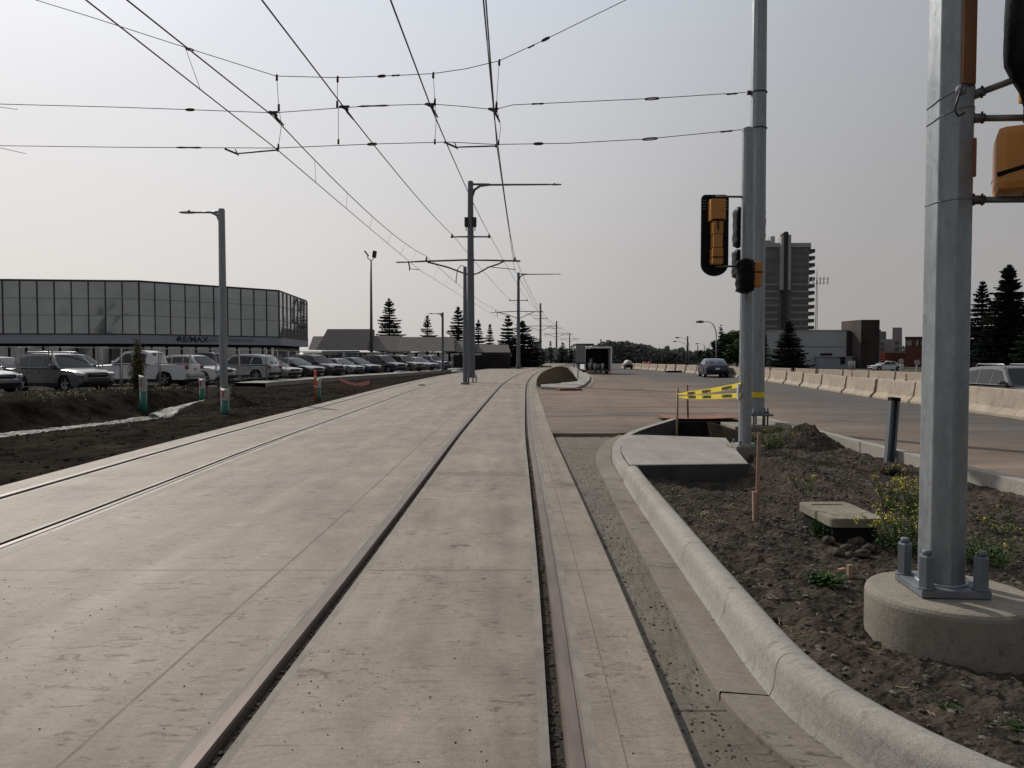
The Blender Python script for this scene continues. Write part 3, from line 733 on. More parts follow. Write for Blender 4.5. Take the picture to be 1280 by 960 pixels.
# ------------------------------------------------------------------ big signal pole, right foreground
def oct_pts(c, r, z, rot):
    return [(c[0]+r*math.cos(rot+k*math.pi/4), c[1]+r*math.sin(rot+k*math.pi/4), z) for k in range(8)]
def octpole(mb, c, z0, z1, r0, r1, m, rot):
    vs = oct_pts(c, r0, z0, rot)+oct_pts(c, r1, z1, rot)
    # tiny chamfers at the corners catch light: each corner split in two
    out = []; k = .04
    for ring in (vs[:8], vs[8:]):
        for i in range(8):
            p = Vector(ring[i]); a = Vector(ring[i-1]); b = Vector(ring[(i+1) % 8]); out.append(p.lerp(a, k)); out.append(p.lerp(b, k))
    mb.add(out, [(i, (i+1) % 16, 16+(i+1) % 16, 16+i) for i in range(16)]+[tuple(range(16, 32)), tuple(range(16))[::-1]], m)
BPX, BPY = 2.472, 4.38
def build_big_pole():
    t = thing('foundation', 'round concrete pole foundation standing proud of the island soil under the near pole', 'foundation', (BPX, BPY, -.15))
    b = MB(); b.lathe((BPX+.048, BPY, 0), [(.444, -.25), (.446, .25), (.442, .268), (.431, .284), (.41, .291), (.15, .297)], M_base, 96, smooth=False); b.build('drum', t); t.location.z -= .036
    t = thing('traffic_signal_pole', 'thick octagonal galvanised pole bolted on the round foundation at the right edge', 'pole', (BPX, BPY, .297))
    rot = R(193+22.5)
    ca = MB(); octpole(ca, (BPX, BPY), .294, 6.6, .129, .117, M_galv, rot); ca.build('shaft', t)
    pl = MB(); pl.box((BPX, BPY, .322), (.37, .37, .045), M_galvd, rz=R(-5), bevel=.006); pl.build('base_plate', t)
    for k in range(4):
        a = R(-5)+math.pi/4+k*math.pi/2; c = (BPX+.205*math.cos(a), BPY+.205*math.sin(a))
        bo = MB(); bo.lathe((c[0], c[1], .345), [(.048, 0), (.048, .008)], M_galvd, 16)
        bo.lathe((c[0], c[1], .353), [(.042, 0), (.042, .17), (.037, .178)], M_galvd, 6, smooth=False)
        bo.lathe((c[0], c[1], .531), [(.024, 0), (.024, .025), (.018, .03)], M_galvd, 12); bo.build('anchor_nut', t)
    wl = MB(); wl.tube([(BPX+.127*math.cos(a), BPY+.127*math.sin(a), .347) for a in [k*math.pi/12 for k in range(25)]], .012, M_galv, 6); wl.build('weld_bead', t)
    # steel straps around the shaft
    def strap(z, dz=.0):
        m = MB(); pts = []
        for k in range(17):
            a = rot+k*math.pi/8; rr = .1245*(1 if k % 2 == 0 else .925); pts.append((BPX+rr*math.cos(a), BPY+rr*math.sin(a), z+dz*math.cos(a-R(330))))
        m.tube(pts, .0035, M_galvd, 6); m.build('steel_strap', t)
    for y_, dz in ((113, .05), (137, .04), (248, .01)):
        strap(P(1180, y_, BPY-.15).z, dz)
    # slanted and level bracket arms leading right to the signals
    def arm(y0, y1, name='bracket_arm', x1=1310, Y1=4.15):
        m = MB(); a = P(1203, y0, BPY-.02); b = P(x1, y1, Y1)
        m.tube([a, b], .018, M_steel, 12); d = (b-a).normalized()
        m.tube([a, a+d*.11], .026, M_steel, 12)
        m.tube([a+d*.085+Vector((0, -.02, -.035)), a+d*.085+Vector((0, -.02, .03))], .007, M_fit, 6)
        m.tube([a+d*.045+Vector((0, -.02, -.035)), a+d*.045+Vector((0, -.02, .03))], .007, M_fit, 6)
        m.build(name, t)
    arm(124, 84); arm(148, 147); arm(250, 249)
    k = MB(); k.lathe(P(1201, 112, BPY-.17), [(.012, -.03), (.026, -.02), (.028, 0), (.02, .02), (.008, .026)], M_galvd, 16); k.build('entry_cap', t)
    h = MB(); pts = [P(x, y, BPY-.19) for x, y in ((1203, 106), (1197, 125), (1193, 138), (1198, 145), (1206, 141))]; h.tube(pts, .007, M_fit, 8); h.build('signal_cable', t)
    # thin orange strips on the facets, standing in for reflected signal orange
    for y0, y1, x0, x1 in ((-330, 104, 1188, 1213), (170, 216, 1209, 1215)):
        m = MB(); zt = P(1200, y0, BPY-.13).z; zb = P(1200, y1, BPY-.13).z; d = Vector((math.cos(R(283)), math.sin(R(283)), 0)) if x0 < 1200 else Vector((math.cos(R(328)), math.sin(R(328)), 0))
        c = Vector((BPX, BPY, (zt+zb)/2))+d*(.121 if x0 < 1200 else .120); m.box(c, (.02, .085, zt-zb), M_orange_refl, rz=math.atan2(d.y, d.x), bevel=.004); m.build('orange_reflection', t)
build_big_pole()
for o in list(COL.objects):
    if o.parent and o.parent.name == 'traffic_signal_pole' and o.name.split('.')[0] in ('base_plate', 'anchor_nut', 'weld_bead'): o.location.z -= .036
def build_big_signals():
    # pedestrian head, orange, and a bagged vehicle head; both hang on the arms
    c = P(1297, 201, 4.2); t = thing('pedestrian_signal', 'orange pedestrian signal housing with a black strap on the near pole arm', 'signal', (c.x, c.y, c.z-.2))
    m = MB(); m.box(c, (.40, .34, .345), M_orange, rz=R(-28), bevel=.045); m.build('housing', t)
    m = MB(); m.box(c+Vector((0, 0, -.03)), (.408, .348, .024), M_bag, rot=Euler((R(3), R(-14), R(-28))).to_matrix(), bevel=.006); m.build('strap', t)
    m = MB(); m.box(c+Vector((0, 0, -.175)), (.12, .12, .03), M_fit, rz=R(-28), bevel=.01); m.build('mount_clamp', t)
    c = P(1300, 60, 4.2); t = thing('traffic_signal', 'traffic signal head wrapped in black plastic at the top right corner', 'signal', (c.x, c.y, c.z-.5))
    m = MB(); vs = []; n = 20; rows = 16
    for j in range(rows+1):
        u = j/rows; z = -.30+u*1.15
        w = .155*(1-.55*(1-sstep(0, .22, u)))*(1-.25*sstep(.8, 1, u))
        for i in range(n):
            a = i/n*2*math.pi; k = 1+.10*noise.noise(Vector((math.cos(a)*1.6, math.sin(a)*1.6, z*4)))+.05*math.sin(a*5+z*7)
            vs.append((c.x+w*k*math.cos(a)*1.05, c.y+w*k*math.sin(a), c.z+z))
    m.add(vs, [(j*n+i, j*n+(i+1) % n, (j+1)*n+(i+1) % n, (j+1)*n+i) for j in range(rows) for i in range(n)]+[tuple(range(n)), tuple(rows*n+i for i in range(n))], M_bag, True); m.build('bag', t)
    m = MB(); m.box(c+Vector((0, -.02, -.235)), (.16, .16, .10), M_orange, bevel=.02); m.box(c+Vector((-.05, -.02, -.33)), (.035, .10, .13), M_bag, bevel=.01); m.build('housing', t)
    m = MB(); m.box(c+Vector((-.04, -.1, -.39)), (.1, .1, .14), M_fit, bevel=.02); m.build('mount_clamp', t)
build_big_signals()

# ------------------------------------------------------------------ second signal pole and the tall span-wire pole
SX, SY = 3.89, 12.8
def build_signal_pole():
    fb = MB(); fb.box((SX+.02, SY+.02, -.13), (.50, .46, .52), M_base, bevel=.015, rz=R(6)); o = fb.build('foundation'); tag(o, 'small square concrete footing at the corner of the ramp slab', 'foundation')
    t = thing('traffic_signal_pole', 'slim galvanised signal pole beside the ramp slab, wrapped with caution tape', 'pole', (SX, SY, .13))
    m = MB(); m.lathe((SX, SY, 0), [(.108, .15), (.095, 5.30), (.098, 5.31), (.098, 5.36)], M_galv, 12, smooth=False); m.build('shaft', t)
    m = MB(); m.box((SX, SY, .142), (.34, .34, .03), M_galv, bevel=.004, rz=R(6)); m.build('base_plate', t)
    for k in range(4):
        a = R(6+45)+k*math.pi/2; m = MB(); m.lathe((SX+.19*math.cos(a), SY+.19*math.sin(a), .157), [(.024, 0), (.024, .05), (.012, .06)], M_galvd, 6, smooth=False); m.build('anchor_nut', t)
    m = MB(); m.box((SX-.115, SY-.01, 1.02), (.035, .10, .26), M_white, bevel=.006); m.build('conduit_box', t)
    for py in (246, 333):
        z = P(905, py, SY).z; m = MB(); m.tube([(SX-.06, SY, z), (P(894, py, SY).x, SY-.02, z)], .018, M_steel, 8); m.build('bracket_arm', t)
    # signal head seen from behind
    c = P(895, 294, SY-.05); t2 = thing('traffic_signal', 'orange traffic signal head seen from behind on a black backplate', 'signal', (c.x, c.y, c.z-.6))
    m = MB(); zt = P(895, 243, SY).z; zb = P(895, 345, SY).z; hw = .228; Yb = SY+.02
    pts = []; 
    for a in range(0, 91, 15): pts.append((c.x+hw-.07+.07*math.cos(R(a)), zt-.07+.07*math.sin(R(a))))
    for a in range(90, 181, 15): pts.append((c.x-hw+.07+.07*math.cos(R(a)), zt-.07+.07*math.sin(R(a))))
    for a in range(180, 361, 15): pts.append((c.x+hw*math.cos(R(a)), zb+.2+.2*math.sin(R(a))))
    n = len(pts); m.add([(x, Yb, z) for x, z in pts]+[(x, Yb+.03, z) for x, z in pts], [tuple(range(n)), tuple(range(n, 2*n))[::-1]]+[(i, (i+1) % n, n+(i+1) % n, n+i) for i in range(n)], M_black)
    for k in range(4):
        for sx in (-1, 1): m.box((c.x+sx*.18, Yb-.005, zt-.10-.045*k), (.06, .012, .012), M_galvd)
    m.build('backplate', t2)
    for (y0, y1, hw_) in ((250, 276, .125), (277, 293, .085), (294, 310, .078), (311, 330, .088)):
        z0 = P(895, y1, SY-.1).z; z1 = P(895, y0, SY-.1).z; m = MB(); m.box((c.x+.0, SY-.09, (z0+z1)/2), (hw_*2, .2, z1-z0+.01), M_orange, bevel=.018); m.build('housing', t2)
    m = MB(); m.box((c.x, SY-.1, P(895, 277, SY).z), (.20, .23, .02), M_black, bevel=.004); m.box((c.x-.005, SY-.2, P(895, 284, SY).z), (.015, .02, .16), M_black); m.box((c.x, SY-.1, P(895, 323, SY).z), (.18, .23, .014), M_black); m.build('strap', t2)
    # bagged heads on both sides, seen nearly edge-on
    def bagged(px0, px1, py0, py1, Y, label, nm='traffic_signal'):
        a = P(px0, py0, Y); b = P(px1, py1, Y); c_ = (a+b)/2; w = (b.x-a.x)/2; h = (a.z-b.z)/2
        t3 = thing(nm, label, 'signal', (c_.x, c_.y, c_.z-h)); m = MB(); n_, r_ = 14, 14; vs = []
        for j in range(r_+1):
            u = j/r_*2-1; k = (1-abs(u)**14)**.5*.7+.3
            for i in range(n_):
                an = i/n_*2*math.pi; q = 1+.16*noise.noise(Vector((math.cos(an)*2, math.sin(an)*2, c_.x+u*5)))
                ca, sa = math.cos(an), math.sin(an); e_ = (abs(ca)**4+abs(sa)**4)**.25; vs.append((c_.x+w*k*q*ca/e_*.92, c_.y+.17*k*q*sa/e_, c_.z+u*h))
        m.add(vs, [(j*n_+i, j*n_+(i+1) % n_, (j+1)*n_+(i+1) % n_, (j+1)*n_+i) for j in range(r_) for i in range(n_)]+[tuple(range(n_)), tuple(r_*n_+i for i in range(n_))], M_bag, True); m.build('bag', t3); return t3
    bagged(917.5, 928, 259, 310, SY+.3, 'upper black bagged signal head seen edge-on left of the slim pole')
    bagged(916.5, 926, 312, 348, SY+.3, 'lower black bagged signal head seen edge-on left of the slim pole')
    bagged(938, 956.5, 261, 308, 17.55, 'black bagged signal head peeking out right of the tall pole')
    t4 = bagged(920.5, 942, 323, 367, SY-.25, 'pedestrian signal half in a black bag on the front of the slim pole', 'pedestrian_signal')
    m = MB(); a = P(940, 327, SY-.2); b = P(951, 359, SY-.2); m.box(((a.x+b.x)/2, SY-.16, (a.z+b.z)/2), (b.x-a.x, .25, a.z-b.z), M_orange, bevel=.03); m.build('housing', t4)
    m = MB(); m.box(((a.x+b.x)/2, SY-.16, (a.z+b.z)/2+.03), (b.x-a.x+.01, .26, .02), M_black); m.build('strap', t4)
build_signal_pole()
TX, TY = 5.42, 17.1
def build_span_pole():
    f = MB(); f.box((TX+.15, TY+.3, -.1), (1.35, 1.2, .34), M_base, bevel=.02); tag(f.build('foundation'), 'low concrete footing of the tall span wire pole among weeds', 'foundation')
    t = thing('span_wire_pole', 'tall galvanised pole behind the slim signal pole, carrying the cross span wires', 'pole', (TX, TY, .07))
    m = MB(); m.lathe((TX, TY, 0), [(.205, .33), (.15, 11.9), (.12, 11.95)], M_galv, 12, smooth=False); m.build('shaft', t)
    m = MB(); m.box((TX, TY, .32), (.62, .62, .04), M_galvd, bevel=.006); m.build('base_plate', t)
    for k in range(8):
        a = R(22.5)+k*math.pi/4; m = MB(); m.tube([(TX+.27*math.cos(a), TY+.27*math.sin(a), .06), (TX+.27*math.cos(a), TY+.27*math.sin(a), .46)], .02, M_galvd, 8)
        m.tube([(TX+.27*math.cos(a), TY+.27*math.sin(a), .34), (TX+.27*math.cos(a), TY+.27*math.sin(a), .39)], .035, M_galvd, 6); m.build('anchor_bolt', t)
    for py in (116, 161):
        z = P(940, py, TY).z; m = MB(); r = .215-.005*z; m.tube([(TX+r*math.cos(k*math.pi/12), TY+r*math.sin(k*math.pi/12), z) for k in range(25)], .014, M_fit, 6); m.box((TX-r-.03, TY, z), (.09, .06, .09), M_fit, bevel=.01); m.build('clamp_band', t)
build_span_pole()

# ------------------------------------------------------------------ overhead contact line
def sag(a, b, s, n=14):
    a, b = Vector(a), Vector(b); return [a.lerp(b, i/n)-Vector((0, 0, s*4*(i/n)*(1-i/n))) for i in range(n+1)]
POLES = [(588.5, 48.), (648, 102.), (675.5, 150.), (695.5, 200.), (712, 255.)]
PB = [Vector(((px-640)/F*Y, Y, 0)) for px, Y in POLES]
WR = .0115
def wire_thing(name, label, cat, pts, r=WR, group=None):
    o = MB(); o.tube(pts, r, M_wire, 5, cap=False); ob = o.build(name, recalc=False); return tag(ob, label, cat, group)
def build_ocs():
    Y = TY
    def at(px, py): return P(px, py, Y)
    # running wires
    def run(px_head, py_head, px_top, offs, zs, py_top=0, r=WR, name='', label='', cat='', sg=.1, extra=()):
        h = at(px_head, py_head)
        # previous support behind the camera: aim so that the wire leaves the frame where it does in the photo
        d = ray(px_top, py_top); zt = h.z+.05; tt = (zt-CH)/d.z; top = Vector((d.x*tt, d.y*tt, zt))
        dirv = (top-h); back = h+dirv*((h.y+26)/(h.y-top.y)); back.z = h.z+.25
        pts = sag(back, h, .05, 10)
        prev = h
        for k, p in enumerate(PB):
            q = Vector((p.x+offs[min(k, len(offs)-1)], p.y, zs)); pts += sag(prev, q, sg, 12)[1:]; prev = q
        o = MB(); o.tube(pts, r, M_wire, 5, cap=False); o.keep = True
        ob = o.build(name, recalc=False); tag(ob, label, cat); return ob, pts
    cl, pcl = run(346.5, 187, 112, [-3.15, -3.1, -3.1], 6.98, name='contact_wire', label='overhead contact wire above the left track, lowest wire on the left', cat='wire', sg=.02)
    cr_, pcr = run(621, 182, 607.5, [2.75, 3.0, 3.0], 6.98, name='contact_wire', label='overhead contact wire above the right track, near the picture centre', cat='wire', sg=.02)
    ml, pml = run(341, 145, 163, [-2.75, -3.0, -3.0], 7.85, r=.014, name='messenger_wire', label='messenger wire just above the left track contact wire', cat='wire', sg=.38)
    mr, pmr = run(617, 139, 604.5, [2.75, 3.0, 3.0], 7.85, r=.014, name='messenger_wire', label='messenger wire just above the right track contact wire', cat='wire', sg=.38)
    fl, pfl = run(430, 134, 330, [-1.13, -1.15, -1.15], 9.18, r=.015, name='feeder_cable', label='thick feeder cable to the left end of the small pole crossbar', cat='cable', sg=.16)
    fr, pfr = run(538, 132, 489.5, [1.18, 1.15, 1.15], 9.18, r=.015, name='feeder_cable', label='thick feeder cable to the right end of the small pole crossbar', cat='cable', sg=.16)
    def yat(pts, y):
        for a, b in zip(pts[:-1], pts[1:]):
            if a.y <= y <= b.y: return a.lerp(b, (y-a.y)/(b.y-a.y))
    for par, pm, pc in ((ml, pml, pcl), (mr, pmr, pcr)):
        for y in [13.3, 20.7, 24.8, 29.3, 34, 38.5, 43, 53, 58, 64, 70, 76, 82, 88, 95]:
            a, b = yat(pm, y), yat(pc, y); m = MB(); m.tube([a, b+Vector((0, 0, .01))], .005, M_wire, 4); m.build('dropper', par)
    # three cross-span wires
    def span(pix, label, r=.0085, z_extra=None):
        pts = [at(*p) for p in pix]; o = MB(); o.tube(pts, r, M_wire, 5, cap=False); ob = o.build('cross_span_wire', recalc=False); tag(ob, label, 'span wire', 'cross span wires over the street'); return ob, pts
    top, _ = span([(-400, -190), (-200, -95), (45, 0), (110, 20), (234, 60), (345, 95), (422, 97), (480, 95), (541, 92), (582, 86), (624, 76), (680, 50), (782, 0), (932, -78)], 'highest cross span wire, sagging in a shallow bow across the whole street')
    mid, _ = span([(-420, 124), (0, 130), (150, 134), (236, 137), (342, 141), (430, 134.5), (470, 132), (540, 130), (580, 133), (618, 137), (641, 131), (815, 123), (932, 115.5)], 'middle cross span wire, holding the feeder and messenger wires')
    low, _ = span([(-420, 176), (0, 182), (150, 184), (240, 184.5), (346, 185), (465, 180), (560, 177.5), (620, 180.5), (712, 179), (810, 173.5), (932, 161.5)], 'lowest cross span wire, steadying the two contact wires')
    def insul(par, px0, py0, px1, py1, loop=True):
        a, b = at(px0, py0), at(px1, py1); m = MB(); d = (b-a).normalized(); L = (b-a).length; n = Vector((0, 1, 0)).cross(d).normalized()
        if loop:
            c = (a+b)/2; pts = [c+d*(L/2*math.cos(t))+n*(.022*math.sin(t)) for t in [k*math.pi/8 for k in range(17)]]; m.tube(pts, .014, M_fit, 6)
        else: m.tube([a, a+d*L*.15, a+d*L*.5, a+d*L*.85, b], [.012, .022, .016, .022, .012], M_fit, 8)
        m.build('turnbuckle' if loop else 'insulator', par)
    for px in (237, 477, ): insul(top, px-(5 if px == 477 else 5), 95.5 if px == 477 else 60.5, px+5, 94.8 if px == 477 else 63)
    insul(top, 489, 94.6, 500, 94, False); insul(top, 677, 51.5, 687, 46.5); insul(top, 660, 60, 668, 56, False)
    insul(mid, 232, 137, 243, 137.3); insul(mid, 447, 133, 486, 131.8, False); insul(mid, 806, 124, 824, 122.8); insul(mid, 664, 130, 680, 129.5, False); insul(mid, 908, 118, 922, 116.8, False)
    insul(low, 220, 184.3, 252, 184.6, False); insul(low, 459, 180.4, 471, 179.9); insul(low, 667, 179.8, 679, 179.5); insul(low, 803, 174.5, 822, 172.8); insul(low, 900, 165, 916, 163.4, False)
    # vertical hangers between the span wires
    for k, (pts_, cz) in enumerate((([(346, 95), (347.5, 120), (348.5, 136)], 0), ([(422, 97), (421.5, 132)], 0), ([(541.5, 92), (542.5, 110), (543.5, 129)], 0), ([(624, 76), (622, 108), (620.5, 133)], 0))):
        m = MB(); w = [at(*p) for p in pts_]; m.tube(w, .006, M_wire, 5); m.tube([w[0]+Vector((0, 0, .03)), w[0]-Vector((0, 0, .10))], .026, M_fit, 8); m.tube([w[-1]+Vector((0, 0, .10)), w[-1]-Vector((0, 0, .05))], .026, M_fit, 8); m.build('hanger', top)
    for pts_ in ([(348.5, 136), (352, 155), (348, 184)], [(423, 134), (423, 178)], [(544, 131), (545, 155), (543.5, 178)], [(620.5, 133), (626, 160), (623, 179)]):
        m = MB(); w = [at(*p) for p in pts_]; m.tube(w, .006, M_wire, 5); m.tube([w[-1]+Vector((0, 0, .07)), w[-1]-Vector((0, 0, .04))], .022, M_fit, 8); m.build('hanger', mid)
    # saddles where the running wires cross the middle span
    for px, py in ((342, 142), (431, 135), (538, 132), (617, 138)):
        c = at(px, py); m = MB(); m.box(c, (.16, .12, .05), M_fit, rot=Euler((0, R(25), 0)).to_matrix(), bevel=.012)
        m.tube([c+Vector((-.10, 0, .04)), c, c+Vector((.06, .02, -.09)), c+Vector((.13, .3, -.16))], [.03, .022, .026, .018], M_fit, 8); m.tube([c+Vector((-.12, -.03, .02)), c+Vector((.1, .02, .04))], .026, M_fit, 8); m.build('saddle_clamp', mid)
    # registration arms on the lowest span
    for x0, x1 in ((281, 347), (555, 620)):
        a = at(x0, 186 if x0 < 300 else 177.5); m = MB(); y1 = a.z-.06
        e = at(x1, 187.5 if x0 < 300 else 182.5); kx = at(x0+17, 193 if x0 < 300 else 185)
        m.tube([a, kx], .022, M_fit, 8); m.tube([at(x0+13, 186.5 if x0 < 300 else 178), kx-Vector((0, 0, .03))], .012, M_fit, 6); m.tube([kx+Vector((0, 0, .02)), e], .017, M_fit, 8); m.box(e, (.04, .08, .05), M_fit); m.build('registration_arm', low)
    # frayed wire tails at the far left
    for (a, b) in (((-40, 128), (22, 137)), ((-40, 176), (32, 192))):
        wire_thing('guy_wire', 'short slanting guy wire end at the left picture edge, '+('upper one' if a[1] < 150 else 'lower one'), 'wire', [P(*a, 16.), P(*b, 17.)], .006)
build_ocs()

# ------------------------------------------------------------------ centre poles
def lamp_head(m, a, d, L=.62):
    """flat LED head from point a along unit d"""
    n = Vector((-d.y, d.x, 0)); pr = [(0, .05, .03), (.12, .10, .045), (.3, .13, .05), (.55, .12, .035), (.62, .06, .02)]; vs = []
    for l, w, h in pr:
        p = a+d*(l*L/.62); vs += [p-n*w-Vector((0, 0, h*.7)), p+n*w-Vector((0, 0, h*.7)), p+n*w*.8+Vector((0, 0, h*.6)), p-n*w*.8+Vector((0, 0, h*.6))]
    k = len(pr); m.add(vs, [(i*4+j, i*4+(j+1) % 4, (i+1)*4+(j+1) % 4, (i+1)*4+j) for i in range(k-1) for j in range(4)]+[(0, 1, 2, 3), tuple((k-1)*4+j for j in range(4))[::-1]], M_steel)
    m.box(a+d*.3+Vector((0, 0, .06)), (.07, .07, .06), M_fit)
def build_centre_poles():
    labels = ['nearest tall centre pole with street lamp arm, between the two tracks', 'second centre pole with street lamp arm, further down the tracks', 'third centre pole, without lamp, beyond the second one', 'fourth centre pole, small, further along the track curve', 'fifth and farthest centre pole, plain, by the track curve']
    tops = [12.45, 12.7, 12.0, 10.9, 9.4]
    for k, p in enumerate(PB):
        H = tops[k]; t = thing('catenary_pole', labels[k], 'catenary pole', (p.x, p.y, 0), 0, 'catenary poles between the tracks')
        x, y = p.x, p.y
        m = MB(); m.lathe((x, y, 0), [(.27, .3 if k == 0 else .02), (.165, H), (.13, H+.03)], M_galvd if k < 2 else M_galvd, 12, smooth=False); m.build('shaft', t)
        if k < 2:
            m = MB(); m.box((x, y, .32), (.8, .8, .05), M_galvd, bevel=.008); m.build('base_plate', t)
            for j in range(8):
                a = R(22.5)+j*math.pi/4; m = MB(); m.tube([(x+.36*math.cos(a), y+.36*math.sin(a), 0), (x+.36*math.cos(a), y+.36*math.sin(a), .5)], .028, M_galvd, 6); m.build('anchor_bolt', t)
            m = MB(); L = 4.9; r0 = H-.18
            m.tube([(x+.1, y, H-.9), (x+.25, y, H-.5), (x+.6, y, H-.27), (x+1.2, y, r0-.02), (x+L, y, r0)], [.09, .085, .075, .065, .05], M_galvd, 10); m.tube([(x, y, r0+.02), (x+1.2, y, r0+.0)], .07, M_galvd, 10); m.build('lamp_arm', t)
            m = MB(); lamp_head(m, Vector((x+L, y, r0)), Vector((1, 0, 0)), .75); m.build('lamp_head', t)
        if k == 0:
            for s in (-1, 1):
                m = MB(); m.box((x+s*.27, y, 9.95), (.20, .35, .58), M_fit, bevel=.03); m.tube([(x+s*.22, y, 9.68), (x+s*.30, y, 9.5), (x+s*.22, y, 9.42)], .03, M_galv, 6); m.build('equipment_box', t)
        # small upper crossbar with two post insulators
        m = MB(); m.tube([(x-1.25, y, 9.05), (x-.3, y, 9.05), (x, y, 9.07), (x+.3, y, 9.05), (x+1.25, y, 9.05)], [.045, .05, .08, .05, .045], M_steel, 8); m.build('upper_crossbar', t)
        for s in (-1.15, 1.15):
            m = MB(); m.lathe((x+s, y, 8.98), [(.07, 0), (.05, .1), (.065, .12), (.04, .16), (.055, .18), (.03, .26)], M_fit, 10); m.build('insulator', t)
        # main cantilevers: beam, curved brace, messenger insulator, registration arm
        for s in (-1, 1):
            L = 4.62 if s < 0 else 2.95+.15
            if k > 0: L = 3.6 if s < 0 else 3.3
            z0 = 7.62; z1 = 7.48 if s < 0 else 7.55
            m = MB(); m.tube([(x+s*.17, y, z0), (x+s*L, y, z1)], .055, M_steel, 8)
            xb = 2.55*s if s < 0 else 2.0*s
            m.tube([(x+s*.17, y, 6.72), (x+s*.5, y, 6.82), (x+xb*.55, y, 7.16), (x+xb*.85, y, 7.36), (x+xb*1.05, y, z1+.0)], .05, M_steel, 8); m.build('cantilever', t)
            ix = x+s*(2.75 if k == 0 else 3.0); zi = z0+(z1-z0)*abs(ix-x)/L
            m = MB(); m.lathe((ix, y, zi+.03), [(.07, 0), (.05, .08), (.065, .11), (.035, .14), (.05, .17), (.02, .26)], M_fit, 10); m.build('insulator', t)
            cx = x+s*(3.15 if s < 0 else (2.75 if k == 0 else 3.1))
            m = MB()
            if s < 0: m.tube([(x-L+.75, y, z1), (x-L+.82, y, 7.2), (x-L+.82, y, 6.95)], [.05, .04, .03], M_steel, 8); m.tube([(x-L+.82, y, 7.08), (cx, y, 7.0)], .022, M_steel, 6)
            else: m.tube([(x+1.05, y, 7.2), (cx+.05, y, 7.02)], .024, M_steel, 6)
            m.build('registration_arm', t)
    # thin pole with a cable tail right in front of the nearest one
    y = 44.5; x = (581.5-640)/F*y; t = thing('cable_riser_pole', 'thin grey riser pole with a drooping cable, just left of the nearest centre pole', 'pole', (x, y, 0))
    m = MB(); m.lathe((x, y, 0), [(.26, .0), (.26, .12), (.135, .14), (.10, 6.75), (.08, 6.8)], M_galvd, 12, smooth=False); m.build('shaft', t)
    m = MB(); m.tube([(x, y, 6.6), (x-.06, y, 6.82), (x-.25, y, 6.86), (x-.42, y, 6.65), (x-.5, y, 6.2), (x-.52, y, 5.85)], .025, M_wire, 6); m.build('cable_tail', t)
build_centre_poles()

# ------------------------------------------------------------------ left street lamp, distant lamps
def street_lamp(label, x, y, z0, H, arm, d, r=.1, m_=None, group=None, bent=False):
    m_ = m_ or M_galvd; t = thing('street_lamp', label, 'street lamp', (x, y, z0), 0, group); m = MB()
    d = Vector(d).normalized()
    if not bent:
        m.lathe((x, y, z0), [(r*1.25, 0), (r, H), (r*.8, H+.04)], m_, 12, smooth=False); m.build('shaft', t)
        m = MB(); p = Vector((x, y, z0+H-.1)); m.tube([p+d*.05+Vector((0, 0, -.45)), p+d*.18+Vector((0, 0, -.12)), p+d*.45, p+d*arm], [.06, .06, .05, .04], m_, 8); m.tube([p, p+d*.5], .05, m_, 8); m.build('lamp_arm', t)
        m = MB(); lamp_head(m, p+d*arm+Vector((0, 0, 0)), d, .7); m.build('lamp_head', t)
    else:
        m.lathe((x, y, z0), [(r*1.3, 0), (r*.75, H*.72)], m_, 8); m.build('shaft', t)
        m = MB(); p = Vector((x, y, z0+H*.72)); pts = [p+d*(arm*(1-math.cos(a)))+Vector((0, 0, H*.28*math.sin(a))) for a in [k*math.pi/2/7 for k in range(8)]]
        m.tube(pts+[pts[-1]+d*.5], [r*.75]*5+[r*.55]*4, m_, 6); m.build('lamp_arm', t)
        m = MB(); e = pts[-1]+d*.5; m.tube([e, e+d*.35, e+d*.9], [.09, .17, .1], M_steel, 8); m.build('lamp_head', t)
    return t
lx, ly = -11.75, 31.3
street_lamp('grey street lamp on the left beside the ditch, arm pointing left', lx, ly, -.05, 7.6, 1.05, (-1, .05, 0), .13, m_=M_galv)
def lamp_base_boxes():
    t = thing('cable_boxes', 'pair of pale grey boxes standing at the foot of the left street lamp', 'utility box', (lx, ly-.5, -.1))
    for dx in (-.27, .3):
        m = MB(); m.box((lx+dx, ly-.45, .12), (.30, .25, .62), M_strip, bevel=.02); m.build('box', t)
lamp_base_boxes()
p = P(553.5, 463, 84); street_lamp('small grey street lamp in the background, left of the nearest centre pole', p.x, 84, 0, 6.4, .9, (-1, 0, 0), .12)
p = G(895, 457); street_lamp('curved arm street lamp beyond the blue car', (895-640)/F*88, 88, -.4, 6.0, .95, (-1, 0, 0), .075, bent=True)
for px, Y, H, ar in ((861, 165, 6.1, 1.6), (858, 190, 5.8, 2.), (886, 200, 6.1, -1.6), (882, 235, 6.0, 1.8)):
    street_lamp('faint far curved lamp post at the end of the road', (px-640)/F*Y, Y, -.4, H, abs(ar), (-1 if ar > 0 else 1, 0, 0), .07, group='faint far lamp posts', bent=True)
